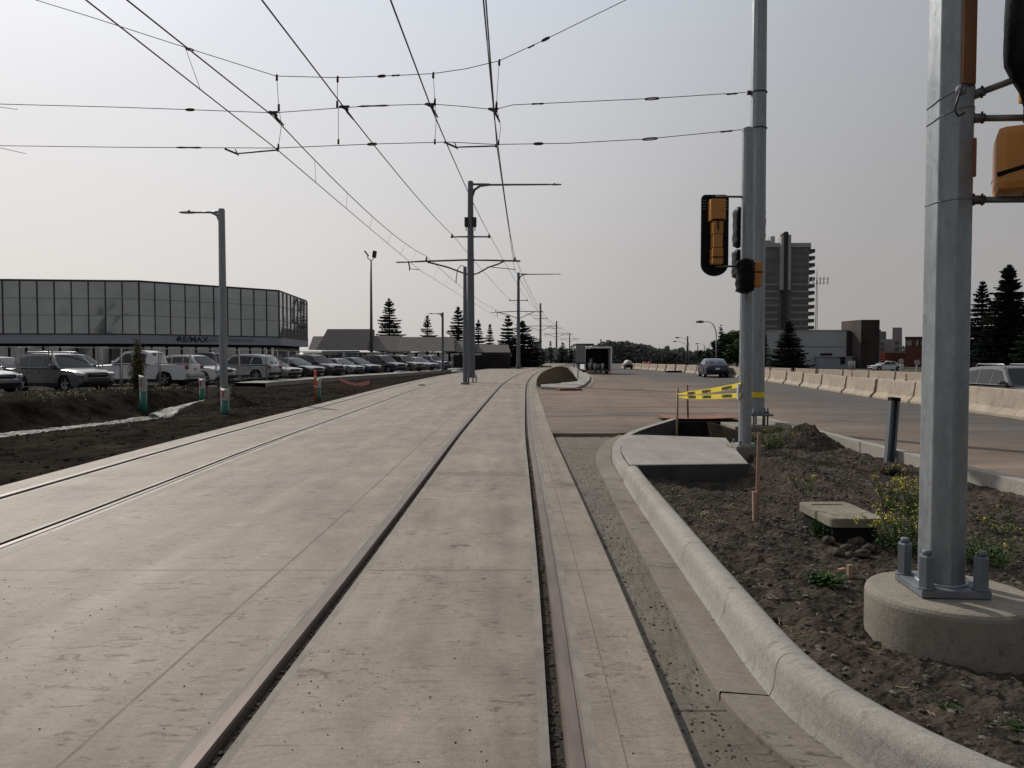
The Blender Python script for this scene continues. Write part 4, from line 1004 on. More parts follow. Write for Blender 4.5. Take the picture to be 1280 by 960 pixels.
def utility_poles():
    for px, Y, pt in ((859.2, 150, 420), (872, 260, 431), (880, 270, 433), (751, 170, 424), (810, 260, 432), (815, 280, 432)):
        x = (px-640)/F*Y; H = P(px, pt, Y).z; m = MB(); m.lathe((x, Y, -.5), [(.2, 0), (.14, H+.5)], M_bark, 8); o = m.build('utility_pole'); tag(o, 'distant dark utility pole standing above the treeline', 'utility pole', 'distant utility poles')
    # flood light mast
    Y = 90; x = (464.5-640)/F*Y; t = thing('floodlight_mast', 'tall thin mast with two floodlights above the low brown roofs', 'light mast', (x, Y, 0))
    H = P(464, 326, Y).z; m = MB(); m.lathe((x, Y, 0), [(.2, 0), (.11, H)], M_steel, 10); m.build('shaft', t)
    m = MB(); m.tube([(x, Y, H), (x-.38, Y, H+.35), (x-.38, Y, H+.6)], .05, M_steel, 6); m.tube([(x, Y, H), (x+.35, Y, H+.3), (x+.35, Y, H+.5)], .05, M_steel, 6); m.build('yoke', t)
    m = MB(); m.box((x-.5, Y, H+.85), (.14, .5, .75), M_fit, rot=Euler((0, R(-38), 0)).to_matrix(), bevel=.03); m.build('floodlight', t)
    m = MB(); m.box((x+.42, Y, H+.75), (.42, .5, .8), M_fit, rot=Euler((0, R(8), 0)).to_matrix(), bevel=.06); m.build('floodlight', t)
utility_poles()

# ------------------------------------------------------------------ things on the island
def build_island_things():
    # survey lath with a stub stake
    x, y = 2.36, 7.35; z0 = soil_h(x, y)-.1
    t = thing('survey_stake', 'slim wooden survey lath with a short stub stake in the island soil', 'stake', (x, y, z0))
    m = MB(); m.box((x+.005, y, (z0+.86)/2), (.035, .012, .86-z0), M_wood, rot=Euler((0, R(1.2), 0)).to_matrix()); m.build('lath', t)
    m = MB(); m.box((x-.03, y-.03, z0+.21), (.04, .035, .32), M_wood, rot=Euler((0, R(-1.5), 0)).to_matrix()); m.build('stub_stake', t)
    # utility vault lid
    t = thing('utility_vault', 'rounded concrete utility lid on a dark box among weeds on the island', 'utility vault', (2.95, 6.93, 0))
    def rrect(cx, cy, w, h, r, n=5):
        o = []
        for sx, sy, a0 in ((1, 1, 0), (-1, 1, 90), (-1, -1, 180), (1, -1, 270)):
            for k in range(n+1): a = R(a0+90*k/n); o.append((cx+sx*(w/2-r)+r*math.cos(a), cy+sy*(h/2-r)+r*math.sin(a)))
        return o
    m = MB(); po = rrect(2.97, 6.93, .46, .78, .06); n = len(po); c = Vector((2.97, 6.93))
    def ins(k): return [(x+(c.x-x)*k, y+(c.y-y)*k) for x, y in po]
    rings = [(0, .135), (0, .20), (.015, .212), (.30, .213), (.32, .203), (1-.02, .203)]
    vs = []; 
    for k, z in rings: vs += [(x, y, z) for x, y in ins(k)]
    m.add(vs, [(j*n+i, j*n+(i+1) % n, (j+1)*n+(i+1) % n, (j+1)*n+i) for j in range(len(rings)-1) for i in range(n)]+[tuple(range(n))[::-1], tuple((len(rings)-1)*n+i for i in range(n))], M_lid)
    m.build('lid', t)
    m = MB(); m.box((2.97, 6.94, 0.02), (.38, .68, .235), M_trim); m.build('box', t)
    # leaning guard post
    x, y = 5.80, 11.75; t = thing('guard_post', 'leaning grey steel channel post with black top at the island kerb', 'post', (x, y, -.1)); rot = Euler((R(-2), R(5.5), R(12))).to_matrix()
    def off(v): return Vector((x, y, 0))+rot @ Vector(v)
    m = MB()
    for dx, w, dy, d in ((0, .15, .03, .012), (-.07, .012, 0, .07), (.07, .012, 0, .07), (-.055, .035, -.035, .01), (.055, .035, -.035, .01)): m.box(off((dx, dy, .42)), (w, d, 1.08), M_galvd, rot=rot)
    m.build('channel', t); m = MB(); m.box(off((0, 0, .955)), (.165, .09, .055), M_black, rot=rot, bevel=.008); m.build('cap', t)
    # stakes that hold the tape
    for px, py, pt, Y, mm, lab in ((846, 548, 485, 16.3, M_wood, 'thin wooden stake at the pit corner, holding the caution tape'), (860, 522, 481, 19.3, M_rust, 'rusty stake standing on the steel plate, holding the caution tape')):
        a = P(px, py, Y); b = P(px+(1 if px < 850 else -1), pt, Y); m = MB(); m.tube([a-Vector((0, 0, .2 if px < 850 else .0)), b], .024, mm, 6); tag(m.build('stake'), lab, 'stake')
    # caution tape, two strands
    def tape(p0, p1, w0, w1, lab, flip):
        N = 40; a, b = Vector(p0), Vector(p1); t = thing('caution_tape', lab, 'caution tape', a)
        m = MB(); vs = []
        def pt(u, v):
            c = a.lerp(b, u)-Vector((0, 0, .10*u*(1-u)*(1 if flip else .5))); w = w0+(w1-w0)*sstep(0, .25, u); tw = .5*math.sin(u*3+1) if u > .15 else 1.2-u*4
            return c+Vector((0, math.sin(tw)*w*v*.5, math.cos(tw)*w*v))
        for i in range(N+1):
            for v in (-.5, .5): vs.append(pt(i/N, v))
        m.add(vs, [(2*i, 2*i+1, 2*i+3, 2*i+2) for i in range(N)], M_yel, True); m.build('strip', t)
        L = (b-a).length
        for u in (.27, .52, .82):
            p = pt(u, 0); q = pt(u+.02, 0); e = pt(u, .5)-pt(u, -.5)
            X = (q-p).normalized(); Zz = e.normalized(); N_ = X.cross(Zz).normalized()
            if flip: X, Zz = -X, -Zz
            Mx = Matrix((( X.x, Zz.x, N_.x, p.x-a.x), (X.y, Zz.y, N_.y, p.y-a.y), (X.z, Zz.z, N_.z, p.z-a.z), (0, 0, 0, 1)))
            Mx.translation = Mx.translation+N_*.006
            text_mesh('CAUTION', w1*.85, M_ink, 'lettering', t, Mx, bold=.002, sx=1.5)
    s = Vector((SX-.11, SY-.03, 0)); sp = P(925, 483, SY+.02)
    tape(P(846.5, 492.5, 16.3), P(926, 481, 12.72), .04, .085, 'upper strand of yellow caution tape, lettering upside down, from stakes to pole', True)
    tape(P(847.5, 496.5, 16.3), P(926, 494, 12.70), .04, .085, 'lower strand of yellow caution tape from the stakes to the slim pole', False)
    m = MB(); n = 16
    z = P(945, 493, TY).z; r = .213
    vs = [(TX+r*math.cos(k*2*math.pi/n), TY+r*math.sin(k*2*math.pi/n), z+dz) for dz in (-.06, .06) for k in range(n)]
    m.add(vs, [(i, (i+1) % n, n+(i+1) % n, n+i) for i in range(n)], M_yel); o = m.build('tape_wrap'); tag(o, 'band of yellow caution tape wrapped around the tall span wire pole', 'caution tape')
    # pieces of broken wood and stones by the weeds
    for (px, py, sz, a, lab) in ((1062, 718, (.035, .03, .10), 12, 'upright broken bit of pale wood by the small green weed'), (1052, 715, (.075, .03, .03), 35, 'short broken bit of pale wood lying by the small green weed')):
        c = G(px, py, .03); m = MB(); m.box((c.x, c.y, soil_h(c.x, c.y)+sz[2]/2), sz, M_wood, rz=R(a), bevel=.003); tag(m.build('wood_scrap'), lab, 'wood scrap')
    V, Fc = ico()
    for i, (px, py, s) in enumerate(((1060, 683, .055), (1072, 676, .07), (1079, 688, .055), (1048, 690, .065), (1064, 692, .05), (1036, 678, .05), (1086, 684, .05))):
        c = G(px, py, .03); bm = bmesh.new(); bmesh.ops.create_icosphere(bm, subdivisions=3, radius=1)
        mb = MB(); vs = [Vector(v.co)*(1+.28*noise.noise(v.co*1.3+Vector((i*7, 0, 0)))+.1*noise.noise(v.co*4)) for v in bm.verts]; fs = [[v.index for v in f.verts] for f in bm.faces]; bm.free()
        mb.add([(c.x+v.x*s*1.1, c.y+v.y*s, soil_h(c.x, c.y)+s*.45+v.z*s*.75) for v in vs], fs, M_clod); tag(mb.build('clod'), 'fist sized grey lump of earth in the pile before the utility lid', 'lump of earth', 'lumps of earth before the utility lid')
    # dark lumps near the guard post
    for i, (px, py, s, lab) in enumerate(((1112, 590, .11, 'dark flat lump of earth near the leaning guard post, the larger one'), (1126, 592, .06, 'small dark lump right of the larger one near the guard post'))):
        c = G(px, py, -.02); mb = MB(); bm = bmesh.new(); bmesh.ops.create_icosphere(bm, subdivisions=3, radius=1)
        vs = [Vector(v.co)*(1+.25*noise.noise(v.co*1.5+Vector((i*3+9, 0, 0)))) for v in bm.verts]; fs = [[v.index for v in f.verts] for f in bm.faces]; bm.free()
        mb.add([(c.x+v.x*s*1.2, c.y+v.y*s, soil_h(c.x, c.y)+s*.35+v.z*s*.6) for v in vs], fs, M_soilL); tag(mb.build('clod'), lab, 'lump of earth')
    # dry straws
    mb = MB(); mb.keep = True
    for k in range(70):
        y = 2.3+rng.random()*4; x = kerb_inner(y)+.1+rng.random()*1.5
        if math.hypot(x-2.49, y-4.38) < .55: continue
        a = rng.random()*6.28; L = .03+.09*rng.random(); pts = []
        for j in range(5):
            a += (rng.random()-.5)*.5; x += math.cos(a)*L/5; y += math.sin(a)*L/5; pts.append((x, y, soil_h(x, y)+.012+.01*rng.random()))
        mb.tube(pts, .0016, M_dry, 4, cap=False)
    tag(mb.build('straw', recalc=False), 'thin dry straws and stalks lying on the island soil', 'straw', kind='stuff')
build_island_things()

# ------------------------------------------------------------------ weeds
def leaf(mb, p, d, L, w, m, droop=.3):
    d = Vector(d).normalized(); s = d.cross(Vector((0, 0, 1)));
    if s.length < .1: s = Vector((1, 0, 0))
    s.normalize(); a = p; b = p+d*L*.5+Vector((0, 0, L*.08)); c = p+d*L-Vector((0, 0, L*droop))
    mb.add([a, b-s*w, b+s*w, c], [(0, 1, 3), (0, 3, 2)] if False else [(0, 1, 3, 2)], m)
def mustard(x, y, n, H, spread, label, zf=soil_h, fl=1., group=None):
    z = zf(x, y); t = thing('weed', label, 'weed', (x, y, z), 0, group)
    st = MB(); lf = MB(); fw = MB()
    for k in range(n):
        a = random.random()*6.28; r = spread*random.random()**.6; bx, by = x+r*.5*math.cos(a), y+r*.5*math.sin(a); h = H*random.uniform(.45, 1.)
        tip = Vector((bx+math.cos(a)*r*.8+random.uniform(-.04, .04), by+math.sin(a)*r*.8, z+h)); base = Vector((bx, by, z-.02)); mid = base.lerp(tip, .5)+Vector((random.uniform(-.02, .02), random.uniform(-.02, .02), .03))
        st.tube([base, mid, tip], [.003, .0022, .0013], M_leaf, 4, cap=False)
        for j in range(random.randint(9, 15)):
            u = random.random()**.9; q = (base.lerp(mid, u*2) if u < .5 else mid.lerp(tip, u*2-1)); b = random.random()*6.28; s = .075*(1-.6*u)*random.uniform(.5, 1.2)
            leaf(lf, q, (math.cos(b), math.sin(b), random.uniform(-.1, .7)), s, s*.22, random.choice((M_leaf, M_leafd, M_leaf)))
        if random.random() < fl:
            for br in range(random.randint(2, 5)):
                q = tip+Vector((random.gauss(0, .02), random.gauss(0, .02), random.uniform(-.06, .015)))
                st.tube([tip-Vector((0, 0, .06)), q], .001, M_leaf, 3, cap=False)
                for j in range(random.randint(4, 6)):
                    c = q+Vector((random.gauss(0, .008), random.gauss(0, .008), random.gauss(0, .009))); e = random.uniform(.0035, .006); b = random.random()*3
                    v = Vector((math.cos(b)*e, math.sin(b)*e, 0)); w = Vector((-math.sin(b)*e, math.cos(b)*e, e*random.uniform(-.8, .8)))
                    fw.add([c-v, c-w, c+v, c+w], [(0, 1, 2, 3)], M_flower)
    if n < 15:
        bpy.data.objects.remove(t); one = MB()
        for q in (st, lf, fw):
            for f, mi_, sm_ in zip(q.f, q.m, q.sm): one.f.append(tuple(i+len(one.v) for i in f)); one.m.append(one.mi(q.mats[mi_])); one.sm.append(sm_)
            one.v += q.v
        return tag(one.build('weed', recalc=False), label, 'weed')
    st.build('stems', t, recalc=False); lf.build('leaves', t, recalc=False)
    if fw.v: fw.build('flowers', t, recalc=False)
def rosette(x, y, n, L, label, zf=soil_h, m=None, up=.6):
    z = zf(x, y); mb = MB()
    for k in range(n):
        a = random.random()*6.28; l = L*random.uniform(.5, 1.1); d = Vector((math.cos(a), math.sin(a), random.uniform(.25, up*2)))
        b0 = Vector((x+random.gauss(0, L*.25), y+random.gauss(0, L*.25), z)); w = l*random.uniform(.06, .13); s = Vector((-math.sin(a), math.cos(a), 0)); d.normalize()
        p1 = b0+d*l*.4; p2 = b0+d*l*.8+Vector((0, 0, -.06*l)); p3 = b0+d*l+Vector((0, 0, -.25*l)); mm = m or random.choice((M_leaf, M_leafd))
        mb.add([b0-s*w*.3, b0+s*w*.3, p1-s*w, p1+s*w, p2-s*w*.8, p2+s*w*.8, p3], [(0, 1, 3, 2), (2, 3, 5, 4), (4, 5, 6)], mm)
    tag(mb.build('weed', recalc=False), label, 'weed')
def build_weeds():
    c = G(1128, 690, 0); mustard(c.x, c.y, 46, .42, .26, 'bushy weed with yellow flowers just left of the thick pole')
    c = G(1150, 640, 0); mustard(c.x, c.y, 34, .42, .30, 'yellow flowered weed behind the bushy one, against the thick pole')
    c = G(1232, 700, 0); mustard(c.x, c.y, 44, .30, .30, 'leafy weed right of the thick pole with few flowers', fl=.12)
    c = G(1262, 660, 0); mustard(c.x, c.y, 14, .24, .35, 'thin weed with scattered yellow flowers at the right edge', fl=.6)
    c = G(1112, 632, 0); mustard(c.x, c.y, 14, .50, .22, 'tall sparse weed with yellow tips between utility lid and guard post', fl=.9)
    c = G(1003, 607, 0); mustard(c.x, c.y, 8, .18, .2, 'tiny yellow flowered weed in the middle of the island', fl=.9)
    c = G(962, 558, 0); mustard(c.x, c.y, 60, .42, .42, 'green weed clump with small yellow flowers right of the slim pole foot', fl=.35)
    c = G(990, 552, 0); mustard(c.x, c.y, 26, .30, .3, 'low weed clump left of the heap of earth', fl=.2)
    c = G(916, 540, 0); rosette(4.55, 15.2, 140, .35, 'dark weeds growing between the pit and the slim pole')
    c = G(1031, 735, 0); rosette(c.x, c.y, 120, .15, 'small dark green weed before the broken bits of wood')
    c = G(1024, 672, 0); rosette(c.x, c.y, 60, .16, 'broad leaved weed climbing the left corner of the utility lid', up=1.1)
    c = G(1185, 900, 0); rosette(c.x, c.y, 60, .06, 'low tuft of small leaves near the bottom right corner')
    c = G(1272, 925, 0); rosette(c.x, c.y, 50, .06, 'low leafy tuft at the very bottom right corner')
    c = G(905, 648, 0)
    mb = MB()
    for px, py, sc in ((880, 650, .08), (895, 656, .06), (912, 640, .05)):
        c = G(px, py, 0)
        for k in range(60):
            a = random.random()*6.28; l = sc*random.uniform(.5, 1.3); b = Vector((c.x+random.gauss(0, sc*.6), c.y+random.gauss(0, sc*.8), soil_h(c.x, c.y)))
            leaf(mb, b, (math.cos(a), math.sin(a), random.uniform(.2, 1.2)), l, l*.04, random.choice((M_dry, M_leaf)))
    tag(mb.build('dry_grass', recalc=False), 'dry grass tufts in the soil behind the light kerb', 'grass', kind='stuff')
    # shrub and weeds in front of the left fence
    zf = lambda x, y: left_h(x, y)
    mb = MB(); st = MB(); x, y = -15.9, 32.6; z = left_h(x, y)
    t = thing('shrub', 'thin yellowish shrub standing before the white pickup at the ditch edge', 'shrub', (x, y, z))
    for k in range(34):
        a = random.random()*6.28; h = random.uniform(.7, 2.25); r = .55*random.random()*(1.1-h/2.6); tip = Vector((x+math.cos(a)*r, y+math.sin(a)*r, z+h)); st.tube([(x+random.uniform(-.2, .2), y, z), tip], [.014, .006], M_bark, 4, cap=False)
        for j in range(50):
            u = .25+.75*random.random(); q = Vector((x, y, z)).lerp(tip, u)+Vector((random.gauss(0, .09), random.gauss(0, .09), random.gauss(0, .06))); b = random.random()*6.28; leaf(mb, q, (math.cos(b), math.sin(b), random.uniform(-.3, .6)), .12, .035, M_shrub)
    st.build('branches', t, recalc=False); mb.build('leaves', t, recalc=False)
    g = MB(); g.keep = True
    for k in range(2600):
        y = random.uniform(24, 40); xd = interp(XD, y); x = xd-random.uniform(1.8, 6.0); z = left_h(x, y)
        if noise.noise(Vector((x*.8, y*.8, 3))) < -.05: continue
        b = random.random()*6.28; l = random.uniform(.08, .28); leaf(g, Vector((x, y, z)), (math.cos(b), math.sin(b), random.uniform(.5, 1.6)), l, l*.05, random.choice((M_shrub, M_leafd, M_dry)), .1)
    tag(g.build('bank_grass', recalc=False), 'rough dry grass and weeds growing on the bank below the fence', 'grass', kind='stuff')
M_shrub = mat('dry_shrub_leaf', (.20, .175, .085), .8, var=.4, vscale=3)
build_weeds()

# ------------------------------------------------------------------ marker tubes, delineator, danger tape
def build_markers():
    specs = [(179.5, 518, 470, 'green and white marker tube at the ditch, open forked top, leftmost'), (253, 505, 474, 'green and white marker tube between the ditch and the left street lamp'), (281.5, 522, 486, 'green and white marker tube in front of the left street lamp foot'), (397.5, 501, 474, 'green and white marker tube beside the orange delineator')]
    for (px, py, pt, lab), z0 in zip(specs, (-.66, -.45, -.25, -.1)):
        b = G(px, py, z0); top = P(px, pt, b.y).z; r = .135 if px < 200 else .12; h = top-z0; t = thing('marker_tube', lab, 'marker', (b.x, b.y, z0-.1), 0, 'green and white marker tubes')
        m = MB(); m.lathe((b.x, b.y, z0-.2), [(r, 0), (r, h*.60+.2)], M_green, 16); m.build('tube', t)
        m = MB(); n = 18; vs = []
        for j in range(9):
            u = j/8
            for i in range(n):
                a = i/n*2*math.pi; q = 1+.10*noise.noise(Vector((math.cos(a)*2.2, math.sin(a)*2.2, u*3+px))); zz = z0+h*.60+u*h*.40
                if j == 8: zz += .05*math.cos(2*a)
                vs.append((b.x+r*1.05*q*math.cos(a), b.y+r*1.05*q*math.sin(a), zz))
        m.add(vs, [(j*n+i, j*n+(i+1) % n, (j+1)*n+(i+1) % n, (j+1)*n+i) for j in range(8) for i in range(n)]+[tuple(8*n+i for i in range(n))], M_white, True); m.build('wrap', t)
        m = MB(); m.box((b.x-.01, b.y-r*1.12, z0+h*.83), (.045, .012, h*.22), M_red); m.build('red_mark', t)
    b = G(394.5, 503, -.1); t = thing('delineator_post', 'orange and white striped delineator standing at the left edge of the slab', 'delineator', b)
    H = P(395, 463, b.y).z; m = MB(); m.lathe((b.x, b.y, -.1), [(.05, 0), (.05, H+.1), (.03, H+.13)], M_orred, 12); m.build('post', t)
    for k in (.45, .75): m = MB(); m.lathe((b.x, b.y, -.1+k*(H+.1)), [(.054, 0), (.054, .09)], M_white, 12); m.build('reflective_band', t)
    # red danger tape on thin rods
    b0, b1 = G(425, 492, -.05), G(462, 483, -.05)
    a = P(425, 474, b0.y); b = P(462, 477, b1.y); t = thing('danger_tape', 'red and white tape drooping between thin rods beside the left sidewalk', 'tape', (a.x, a.y, 0))
    m = MB(); N = 16; vs = []
    for i in range(N+1):
        u = i/N; c = a.lerp(b, u)-Vector((0, 0, .38*u*(1-u)*2)); w = .06+.05*(u > .6)
        vs += [c-Vector((0, 0, w)), c+Vector((0, .03, w))]
    m.add(vs, [(2*i, 2*i+1, 2*i+3, 2*i+2) for i in range(N)], M_redtape); m.build('strip', t)
    for q, c in ((a, b0), (b, b1)): m = MB(); m.tube([(c.x, c.y, -.1), (c.x, c.y, q.z+.1)], .012, M_rust, 5); m.build('rod', t)
M_orred = mat('delineator_orange', (.62, .10, .035), .5)
M_redtape = mat('danger_tape', (.55, .14, .12), .5, var=.0)
build_markers()

# ------------------------------------------------------------------ temporary fence
def build_fence():
    path = [(-34, 33.5), *[tuple(G(px, py, .03)[:2]) for px, py in ((-45, 491), (25, 490.3), (66, 489.7), (127, 487.5), (152, 486.5), (200, 483.5), (238, 481.5), (300, 478), (334, 476.5), (372, 471.5), (430, 467.8), (480, 465))]]
    m_mesh = MATS.get('fence_wire') or mat('fence_wire', (.22, .22, .215), .5, metal=.5)
    k = 0
    for a, b in zip(path[:-1], path[1:]):
        a = Vector((*a, .02)); b = Vector((*b, .02)); L = (b-a).length; n = max(1, round(L/3.0))
        for i in range(n):
            p = a.lerp(b, i/n); q = a.lerp(b, (i+1)/n); d = (q-p); ln = d.length; d.normalize(); p = p+d*.06; q = q-d*.06
            H = 2.0; lean = random.uniform(-.09, .03); up = Vector((lean*.6, lean, H)); t = thing('fence_panel', 'temporary chain link fence panel with tube frame before the parked cars', 'fence panel', p, 0, 'temporary fence panels along the car park')
            m = MB(); fr = MATS['fence_tube']
            m.tube([p, p+up, q+up, q], .032, fr, 6); m.tube([p+up*.12, q+up*.12], .02, fr, 6); m.build('frame', t)
            w = MB(); s = .16 if p.y < 45 else .3; nd = int((ln+H)/s); w_r = .0022 if p.y < 45 else .003
            for j in range(nd):   # diagonal wires both ways
                for sgn in (1, -1):
                    x0 = j*s-H; pts = []
                    u0 = max(0, x0); u1 = min(ln, x0+H)
                    if u1-u0 < .05: continue
                    v0 = (u0-x0)/H; v1 = (u1-x0)/H
                    f = (lambda u: u) if sgn > 0 else (lambda u: ln-u)
                    A = p+d*f(u0)+up*v0; B = p+d*f(u1)+up*v1; w.tube([A, B], w_r, m_mesh, 3, cap=False)
            w.build('chain_link', t, recalc=False)
mat('fence_tube', (.42, .41, .38), .6, metal=.2)
build_fence()

# ------------------------------------------------------------------ cars
SPEC = {
 'suv': dict(L=4.85, W=1.92, H=1.74, r=.37, ax=(.95, 3.87), belt=1.06,
   top=[(.02, .62), (.03, .98), (.10, 1.05), (3.42, 1.06), (4.35, .99), (4.68, .88), (4.82, .62), (4.80, .36), (4.66, .24)],
   gh=[(.10, 1.05), (.30, 1.55), (.55, 1.68), (1.2, 1.735), (2.3, 1.74), (2.75, 1.66), (3.45, 1.06)],
   ws=((3.40, 1.09), (2.80, 1.64)), rw=((.15, 1.12), (.36, 1.58)),
   side=[[(.42, 1.10), (.60, 1.52), (1.18, 1.60), (1.28, 1.10)], [(1.34, 1.10), (1.27, 1.61), (2.12, 1.62), (2.14, 1.10)], [(2.20, 1.10), (2.19, 1.62), (2.66, 1.58), (3.18, 1.10)]]),
 'sedan': dict(L=4.75, W=1.83, H=1.44, r=.33, ax=(.98, 3.76), belt=.92,
   top=[(.02, .55), (.03, .88), (.12, .97), (.85, .99), (3.30, .93), (4.30, .80), (4.66, .66), (4.73, .50), (4.70, .30), (4.55, .20)],
   gh=[(.72, .97), (1.30, 1.34), (1.75, 1.43), (2.35, 1.44), (2.75, 1.38), (3.50, .93)],
   ws=((3.42, .97), (2.80, 1.35)), rw=((.82, 1.01), (1.34, 1.33)),
   side=[[(1.08, .98), (1.45, 1.31), (2.02, 1.36), (2.02, .97)], [(2.09, .97), (2.09, 1.36), (2.62, 1.33), (3.18, .96)]]),
 'pickup': dict(L=5.75, W=2.0, H=1.92, r=.40, ax=(1.25, 4.75), belt=1.18,
   top=[(.02, .62), (.03, 1.12), (.06, 1.20), (2.02, 1.20), (2.05, 1.18), (4.25, 1.18), (5.2, 1.13), (5.55, 1.05), (5.70, .85), (5.72, .5), (5.6, .34)],
   gh=[(2.06, 1.17), (2.16, 1.80), (2.4, 1.90), (3.2, 1.92), (3.6, 1.85), (4.28, 1.18)],
   ws=((4.22, 1.22), (3.66, 1.82)), rw=((2.10, 1.26), (2.17, 1.76)),
   side=[[(2.28, 1.24), (2.34, 1.74), (3.02, 1.77), (3.04, 1.24)], [(3.12, 1.24), (3.12, 1.77), (3.52, 1.74), (4.0, 1.24)]]),
}
def car(label, kind, pm, x, y, z, rz, nm='parked_car', group=None, rack=False, cat=None, detail=True, scale=1.):
    S = SPEC[kind]; L, W = S['L'], S['W']; t = thing(nm, label, cat or {'suv': 'car', 'sedan': 'car', 'pickup': 'pickup truck'}[kind], (x, y, z), rz, group)
    xc = L/2; r = S['r']; ra = r+.07
    sil = list(S['top']); bot = S['top'][-1][1]; sill = .26 if kind != 'pickup' else .36
    for a in (S['ax'][1], S['ax'][0]):
        k = 7
        sil.append((a+math.sqrt(max(ra*ra-(r-sill)**2, .01)), sill))
        a0 = math.asin((sill-r)/ra)
        for i in range(1, k+1):
            an = a0+(math.pi-2*a0)*i/(k+1); sil.append((a+ra*math.cos(an), r+ra*math.sin(an)))
        sil.append((a-math.sqrt(max(ra*ra-(r-sill)**2, .01)), sill))
    sil.append((.10, sill)); sil.append((.03, .40))
    ts = [-1, -.96, -.82, -.5, 0, .5, .82, .96, 1]
    def bp(px, pz, tt, W_=W):
        q = abs(tt); fr = abs((px-xc)/xc)
        X = xc+(px-xc)*(1-.055*q**3*fr**2)
        tum = 1-.05*max(0, (pz-.75)/.4)**2-.07*max(0, (.5-pz)/.3)**2
        tum -= .10*max(0, fr-.75)/.25*q
        Z = pz-(.055*q**5 if pz > .8 else 0)
        return (X-xc, tt*W_/2*tum, Z)
    n = len(sil); m = MB(); vs = [bp(a, b, tt) for tt in ts for a, b in sil]
    m.add(vs, [(j*n+i, j*n+(i+1) % n, (j+1)*n+(i+1) % n, (j+1)*n+i) for j in range(len(ts)-1) for i in range(n)], pm, True)
    for j in (0, len(ts)-1): m.add(vs[j*n:(j+1)*n], [tuple(range(n))], pm)
    gh = S['gh']; g = len(gh); zb, zt = gh[0][1], S['H']; Wb, Wr = W*.95, W*.72
    def hw(zz): return (Wb+(Wr-Wb)*((zz-zb)/(zt-zb)))/2
    def gp(px, pz, tt): return (px-xc-(px-xc)*.04*abs(tt)**3, tt*hw(pz), pz-.03*abs(tt)**4*(pz > zb+.2))
    gs = [-1, -.93, -.7, 0, .7, .93, 1]; vs = [gp(a, b, tt) for tt in gs for a, b in gh]
    m.add(vs, [(j*g+i, j*g+i+1, (j+1)*g+i+1, (j+1)*g+i) for j in range(len(gs)-1) for i in range(g-1)], pm, True)
    for j in (0, len(gs)-1): m.add(vs[j*g:(j+1)*g], [tuple(range(g))], pm)
    body = m.build('body', t, local=True)
    me = body.data
    bm = bmesh.new(); bm.from_mesh(me)
    for e in bm.edges:
        if len(e.link_faces) == 2 and e.calc_face_angle(0) > .55: e.smooth = False
    bm.to_mesh(me); bm.free()
    # glass
    for s in (-1, 1):
        for poly in S['side']:
            m = MB(); c = [(a-xc-(a-xc)*.04, s*(hw(b)+.008), b-.012) for a, b in poly]; m.add(c, [tuple(range(len(c)))], M_cglass); m.build('side_window', t, local=True)
    for (a, b), nm_, sg in ((S['ws'], 'windshield', 1), (S['rw'], 'rear_window', -1)):
        m = MB(); n_ = 6; vs = []
        dx, dz = b[0]-a[0], b[1]-a[1]; l = math.hypot(dx, dz); ox, oz = sg*abs(dz)/l*.014, abs(dx)/l*.014+.004
        for q in (a, b):
            for i in range(n_+1):
                tt = (i/n_*2-1)*.88; p_ = gp(q[0], q[1], tt); vs.append((p_[0]+ox, p_[1], p_[2]+oz+.004))
        m.add(vs, [(i, i+1, n_+2+i, n_+1+i) for i in range(n_)], M_cglass, True); m.build(nm_, t, local=True)
    # wheels
    for a in S['ax']:
        for s in (-1, 1):
            cx, cy = a-xc, s*(W/2-.125); m = MB(); vs = []
            def ring(rr, yy, k=24): return [(cx+rr*math.cos(i/k*6.2832), yy, r+rr*math.sin(i/k*6.2832)) for i in range(k)]
            k = 24; rings = [ring(r*.62, cy-s*.1), ring(r*.95, cy-s*.1), ring(r, cy-s*.06), ring(r, cy+s*.07), ring(r*.95, cy+s*.105), ring(r*.66, cy+s*.10)]
            vs = sum(rings, []); m.add(vs, [(j*k+i, j*k+(i+1) % k, (j+1)*k+(i+1) % k, (j+1)*k+i) for j in range(5) for i in range(k)]+[tuple(range(k))], M_tyre, True); wh = m.build('wheel', t, local=True)
            m = MB(); vs = ring(r*.66, cy+s*.09)+ring(r*.60, cy+s*.06)
            m.add(vs, [(i, (i+1) % k, k+(i+1) % k, k+i) for i in range(k)], M_rim); m.add(ring(r*.6, cy+s*.03), [tuple(range(k))], M_trim)
            for i in range(5):
                an = i/5*6.2832+.3; c, q = math.cos(an), math.sin(an); w_ = .035
                m.add([(cx+c*.03-q*w_*1.2, cy+s*.075, r+q*.03+c*w_*1.2), (cx+c*.03+q*w_*1.2, cy+s*.075, r+q*.03-c*w_*1.2), (cx+c*r*.63+q*w_*.8, cy+s*.08, r+q*r*.63-c*w_*.8), (cx+c*r*.63-q*w_*.8, cy+s*.08, r+q*r*.63+c*w_*.8)], [(0, 1, 2, 3)], M_rim)
            m.build('rim', wh, local=True)
    m = MB(); m.box((0, 0, .34), (L-.5, W-.28, .26), M_trim); m.build('underbody', t, local=True)
    # lamps, grille, bumper, plate, mirrors
    front = [p for p in S['top'] if p[0] > L*.9]; fz = .74 if kind == 'sedan' else (.86 if kind == 'suv' else .98)
    fx = L-xc; lampz = fz-.04
